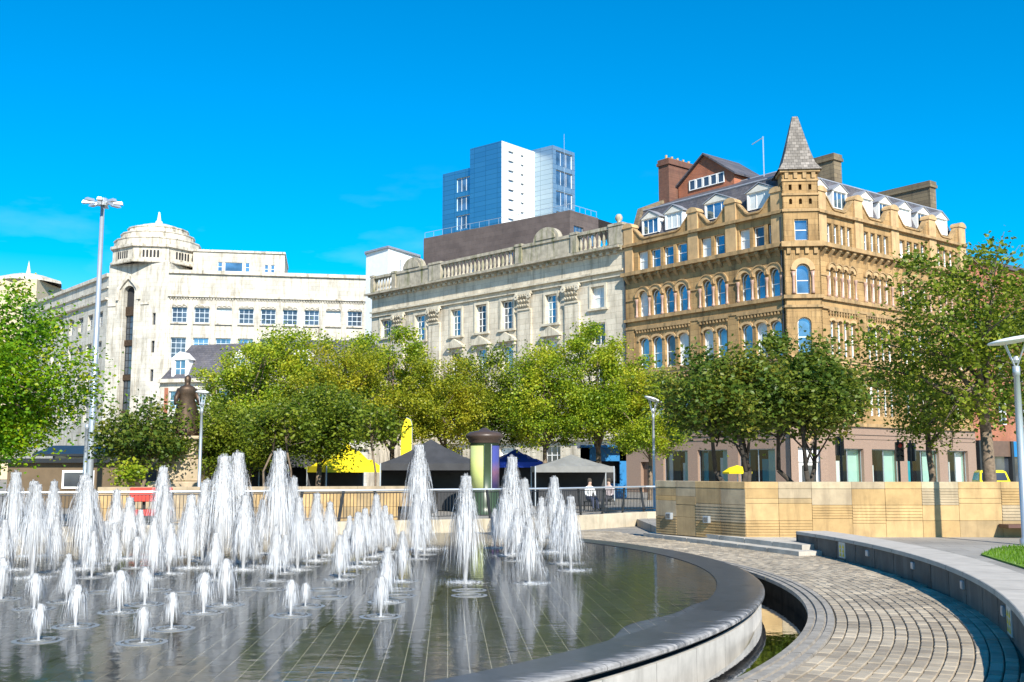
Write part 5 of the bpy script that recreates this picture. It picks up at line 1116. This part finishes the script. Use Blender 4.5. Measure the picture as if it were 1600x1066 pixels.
for a in (-2.82, -1.55, -1.08, .17):
    mb = MB(); mb.lathe([(.58, .95), (.62, .95), (.62, zt - .56), (.58, zt - .56)], 1, (0, 0), a - .03, a + .03); mb.build('poster_frame', M_PALEM if a == -1.08 else M_GREEN, ac, Mk)
x, Y = px_x(288, 44), 44; stt = thing('statue', (x, Y, 0), 'dark bronze robed figure on a stepped stone pedestal among the trees', 'statue'); Mk = T(x, Y, 0)
zb = at(290, 682, 44).z; ztp = at(296, 586, 44).z; hF = ztp - zb
for r_, z0, z1 in ((1.15, 0, 1.3), (.85, 1.3, 2.2), (.66, 2.2, zb - .15), (.8, zb - .15, zb)):
    mb = MB(); mb.box(-r_, r_, -r_, r_, z0, z1, .04); mb.build('pedestal_block', simple('pedestal_stone', (.42, .33, .22), .8, var=.25), stt, Mk)
me = bpy.data.meshes.new('figure'); bm = bmesh.new(); seg = 20
pr = [(.62, 0), (.6, .1), (.52, .3), (.44, .48), (.34, .6), (.36, .68), (.4, .76), (.36, .8), (.15, .835), (.13, .855), (.155, .89), (.17, .925), (.15, .965), (.08, .99), (0.02, 1.0)]
rows = []
for r_, z in pr:
    row = []
    for k in range(seg):
        a = 2 * math.pi * k / seg; f_ = 1 + (.1 * math.sin(a * 7 + z * 5) * (1 - z) if z < .6 else 0); sx = 1.0 if z < .8 else .85
        row.append(bm.verts.new((math.cos(a) * r_ * f_ * sx * hF / 2.7, math.sin(a) * r_ * f_ * .72 * hF / 2.7 + .06 * math.sin(z * 6), z * hF)))
    rows.append(row)
for a, b in zip(rows, rows[1:]):
    for k in range(seg): bm.faces.new((a[k], a[(k + 1) % seg], b[(k + 1) % seg], b[k]))
bm.faces.new(rows[-1]); bm.faces.new(rows[0][::-1])
def limb(pts, rs):
    m = MB(); m.tube(pts, rs, 8); vs = [bm.verts.new(p) for p in m.v]
    for f_ in m.f: bm.faces.new([vs[i] for i in f_])
for s in (-1, 1):
    k = hF / 2.7; limb([(s * .3 * k, 0, .76 * hF), (s * .46 * k, -.12 * k, .62 * hF), (s * .5 * k, -.3 * k, .52 * hF), (s * .44 * k, -.42 * k, .53 * hF)], [.13 * k, .11 * k, .08 * k, .05 * k])
bm.to_mesh(me); bm.free(); me.materials.append(M_BRONZE); me.polygons.foreach_set('use_smooth', [True] * len(me.polygons)); put(me, 'figure', stt, T(x, Y, zb, .4))

# ------------------------------------------------------------------ street: shelter, barriers, signals, taxi, parasols
x, Y = px_x(185, 58), 58; sh = thing('tram_shelter', (x, Y, 0), 'dark glazed tram shelter with sloping roof behind the small tree', 'shelter'); Mk = T(x, Y, 0)
mb = MB(); mb.add([(-4.2, -1.2, 2.5), (4.2, -1.2, 2.5), (4.2, 1.2, 3.0), (-4.2, 1.2, 3.0), (-4.2, -1.2, 2.62), (4.2, -1.2, 2.62), (4.2, 1.2, 3.12), (-4.2, 1.2, 3.12)], [[3, 2, 1, 0], [4, 5, 6, 7], [0, 1, 5, 4], [1, 2, 6, 5], [2, 3, 7, 6], [3, 0, 4, 7]]); mb.build('roof', M_BLACK, sh, Mk)
for k in range(5): mb = MB(); mb.box(-4 + k * 2 - .05, -4 + k * 2 + .05, 1.0, 1.1, 0, 2.98); mb.build('post', M_BLACK, sh, Mk)
for k in range(4): mb = MB(); mb.box(-3.93 + k * 2, -2.07 + k * 2, 1.03, 1.06, .3, 2.6); mb.build('glass_panel', M_GLASSD, sh, Mk)
cab = thing('ticket_cabin', (px_x(105, 50), 50, 0), 'small cream cabin with window beyond the railing at left', 'cabin'); Mk = T(px_x(105, 50), 50, 0)
mb = MB(); mb.box(-2.8, 2.8, 0, 2, 0, 2.1); mb.build('wall', simple('tan_wall', (.13, .09, .05), .8), cab, Mk); mb = MB(); mb.box(-3.0, 3.0, -.3, 2.2, 2.1, 2.3); mb.build('roof', M_BLACK, cab, Mk)
mb = MB(); mb.box(-.2, 1.3, -.06, .02, .9, 1.75); f_ = mb.build('window_frame', M_WHITE, cab, Mk); mb = MB(); mb.box(-.1, 1.2, -.08, -.05, 1.0, 1.65); mb.build('pane', M_GLASSD, f_, Mk)
for px, Y, w in ((230, 34.2, 'red plastic barrier behind the railing, farther from the statue'), (246, 34.4, 'red plastic barrier behind the railing, nearer the statue')):
    x = px_x(px, Y); b_ = thing('barrier', (x, Y, 0), w, 'barrier', 'red plastic barriers'); Mk = T(x, Y, 0, .1)
    mb = MB(); mb.box(-.5, .5, -.04, .04, .75, 1.2, .02); mb.box(-.5, .5, -.03, .03, .3, .5, .01); mb.build('board', M_RED, b_, Mk); mb = MB(); mb.box(-.42, -.34, -.05, .05, 0, .78); mb.box(.34, .42, -.05, .05, 0, .78); mb.box(-.45, -.31, -.3, .3, 0, .06); mb.box(.31, .45, -.3, .3, 0, .06); mb.build('foot', M_RUB, b_, Mk)
def signal(px, Y, top, face, label):
    x = px_x(px, Y); t = thing('traffic_signal', (x, Y, 0), label, 'traffic light'); Mk = T(x, Y, 0, face); zt = at(px, top, Y).z
    mb = MB(); mb.lathe([(.09, 0), (.07, .05), (.06, zt + .15), (0, zt + .15)], 8); mb.build('pole', M_BLACK, t, Mk)
    mb = MB(); mb.box(-.2, .2, -.34, -.08, zt - 1.0, zt, .02); hd = mb.build('signal_head', M_BLACK, t, Mk)
    for k, c in enumerate((M_RED, M_BLACK, M_BLACK)):
        mb = MB(); mb.lathe([(0, 0), (.1, 0), (.11, .03)], 12); mb.build('lens', c, hd, Mk @ Matrix.Translation((0, -.345, zt - .2 - k * .3)) @ Matrix.Rotation(R(90), 4, 'X'))
        mb = MB(); mb.lathe([(.125, 0), (.125, .18)], 12, (0, 0), 0, math.pi); mb.build('hood', M_BLACK, hd, Mk @ Matrix.Translation((0, -.34, zt - .2 - k * .3)) @ Matrix.Rotation(R(90), 4, 'X'))
signal(1315, 56, 682, math.pi, 'traffic signal seen from behind by the corner entrance')
signal(1405, 56, 691, -.1, 'traffic signal showing red before the shop windows')
signal(1424, 58, 692, math.pi * .8, 'traffic signal turned away beside the red one')
for px, w in ((1350, 'between the two traffic signals'), (1403, 'at the foot of the red traffic signal'), (1449, 'beside the slimmer plane tree')):
    x = px_x(px, 60); b_ = MB(); b_.lathe([(.1, 0), (.1, .8), (.12, .85), (.12, .95), (.06, 1.05), (0, 1.06)], 10); tag(b_.build('bollard', M_BLACK, None, T(x, 60, 0), True), 'black bollard ' + w, 'bollard', 'bollards along the kerb')
def parasol(px, Y, label):
    x = px_x(px, Y); t = thing('parasol', (x, Y, 0), label, 'parasol'); mb = MB(); mb.lathe([(.25, 0), (.25, .06), (.025, .08), (.025, 1.98)], 8); mb.build('pole', M_GREYM, t, T(x, Y, 0))
    mb = MB(); mb.lathe([(.72, 1.58), (.74, 1.66), (.4, 1.88), (0, 2.0)], 8); mb.build('canopy', M_YEL, t, T(x, Y, 0))
parasol(1152, 52, 'yellow parasol behind the multi stemmed tree at the bend of the wall')
x, Y = px_x(1549, 66), 66; tx = thing('taxi', (x, Y, 0), 'yellow taxi cab parked beside the large plane tree', 'taxi'); Mk = T(x, Y, 0, -.25)
def loft(secs): 
    mb = MB(); n = len(secs[0])
    mb.add([p for s in secs for p in s], [[i * n + k, i * n + (k + 1) % n, (i + 1) * n + (k + 1) % n, (i + 1) * n + k] for i in range(len(secs) - 1) for k in range(n)] + [list(range(n - 1, -1, -1)), list(range((len(secs) - 1) * n, len(secs) * n))]); return mb
def sec(y, w, z0, z1): return [(-w, y, z0), (w, y, z0), (w * 1.02, y, (z0 + z1) / 2), (w * .94, y, z1), (-w * .94, y, z1), (-w * 1.02, y, (z0 + z1) / 2)]
loft([sec(-2.25, .72, .35, .8), sec(-2.1, .86, .28, .98), sec(-1.0, .89, .26, 1.08), sec(2.0, .89, .26, 1.1), sec(2.3, .8, .35, 1.0)]).build('body', M_CAB, tx, Mk)
loft([[(-.86, -1.0, 1.06), (.86, -1.0, 1.06), (.84, 2.1, 1.06), (-.84, 2.1, 1.06)], [(-.74, -.45, 1.66), (.74, -.45, 1.66), (.72, 1.75, 1.66), (-.72, 1.75, 1.66)], [(-.6, -.2, 1.76), (.6, -.2, 1.76), (.6, 1.5, 1.76), (-.6, 1.5, 1.76)]]).build('cabin', M_CAB, tx, Mk)
mb = MB(); mb.add([(-.74, -.955, 1.13), (.74, -.955, 1.13), (.66, -.535, 1.6), (-.66, -.535, 1.6)], [[0, 1, 2, 3]]); mb.build('windscreen', M_GLASSD, tx, Mk)
for s in (-1, 1):
    mb = MB(); mb.add([(s * .862, -.7, 1.14), (s * .855, 1.8, 1.14), (s * .775, 1.6, 1.58), (s * .785, -.35, 1.58)], [[0, 1, 2, 3]]); mb.build('side_window', M_GLASSD, tx, Mk)
    mb = MB(); mb.lathe([(0, 0), (.1, 0), (.12, .05)], 12); mb.build('headlight', M_PALEM, tx, Mk @ Matrix.Translation((s * .6, -2.2, .72)) @ Matrix.Rotation(R(90), 4, 'X'))
    for y in (-1.4, 1.4):
        mb = MB(); mb.lathe([(.0, -.1), (.2, -.1), (.32, -.09), (.33, 0), (.32, .09), (.2, .1), (0, .1)], 16); mb.build('wheel', M_RUB, tx, Mk @ Matrix.Translation((s * .8, y, .33)) @ Matrix.Rotation(R(90), 4, 'Y'))
mb = MB(); mb.box(-.22, .22, -.1, .1, 1.75, 1.88, .02); mb.build('roof_sign', M_BROWN, tx, Mk)

def person(px, Y, shirt, trousers, label, rz):
    # one skinned body on a bench seat, with hair as its child
    x = px_x(px, Y); me = bpy.data.meshes.new('person')
    J = [(0, 0, .5), (0, .02, .72), (0, 0, .98), (0, 0, 1.08), (0, -.02, 1.2), (0, -.02, 1.3),
         (.1, -.02, .5), (.12, -.42, .52), (.12, -.46, .1), (.12, -.6, .05), (-.1, -.02, .5), (-.12, -.42, .52), (-.12, -.46, .1), (-.12, -.6, .05),
         (.19, 0, .98), (.25, -.04, .72), (.16, -.26, .6), (.12, -.34, .6), (-.19, 0, .98), (-.25, -.04, .72), (-.16, -.26, .6), (-.12, -.34, .6)]
    E = [(0, 1), (1, 2), (2, 3), (3, 4), (4, 5), (0, 6), (6, 7), (7, 8), (8, 9), (0, 10), (10, 11), (11, 12), (12, 13), (2, 14), (14, 15), (15, 16), (16, 17), (2, 18), (18, 19), (19, 20), (20, 21)]
    Rr = [.15, .13, .14, .055, .09, .085, .1, .075, .05, .04, .1, .075, .05, .04, .07, .05, .04, .035, .07, .05, .04, .035]
    me.from_pydata(J, E, []); o = put(me, 'person', None, T(x, Y, 0, rz)); o.modifiers.new('skin', 'SKIN'); sv = me.skin_vertices[0].data
    for v, q in zip(sv, Rr): v.radius = (q, q)
    sv[0].use_root = True; sm_ = o.modifiers.new('sub', 'SUBSURF'); sm_.levels = sm_.render_levels = 1
    m, t, b = newmat('clothes_' + shirt[0]); sx = t.nodes.new('ShaderNodeSeparateXYZ'); t.links.new(t.nodes.new('ShaderNodeTexCoord').outputs['Object'], sx.inputs[0])
    rp = ramp(t, sx.outputs[2], [(0, (.03, .03, .03)), (.1, trousers), (.6, shirt[1]), (1, (.5, .33, .25))]); rp.color_ramp.interpolation = 'CONSTANT'; rp.color_ramp.elements[3].position = .999
    mp = N(t, 'ShaderNodeMath', operation='DIVIDE'); t.links.new(sx.outputs[2], mp.inputs[0]); mp.inputs[1].default_value = 1.06; t.links.new(mp.outputs[0], rp.inputs[0])
    t.links.new(rp.outputs[0], b.inputs['Base Color']); b.inputs['Roughness'].default_value = .8; me.materials.append(m)
    tag(o, label, 'person'); mb = MB(); mb.lathe([(.0, 1.41), (.06, 1.4), (.1, 1.33), (.105, 1.25), (.08, 1.2)], 12, (0, .0)); mb.build('hair', M_BARKD, o, T(x, Y + .01, 0, rz), True)
    st_ = thing('stool', (x, Y, 0), 'small dark stool under the ' + label, 'stool'); mb = MB(); mb.box(-.2, .2, -.2, .2, .36, .4); mb.build('seat', M_BLACK, st_, T(x, Y, 0, rz))
    for a in (-1, 1):
        for c in (-1, 1): mb = MB(); mb.box(a * .17 - .015, a * .17 + .015, c * .17 - .015, c * .17 + .015, 0, .36); mb.build('leg', M_BLACK, st_, T(x, Y, 0, rz))
person(921, 47, ('white', (.75, .75, .74)), (.04, .05, .09), 'seated person in a white top before the kiosk', .5)
person(951, 48, ('grey', (.5, .42, .42)), (.05, .05, .06), 'seated person in a pale grey top before the kiosk', -.6)
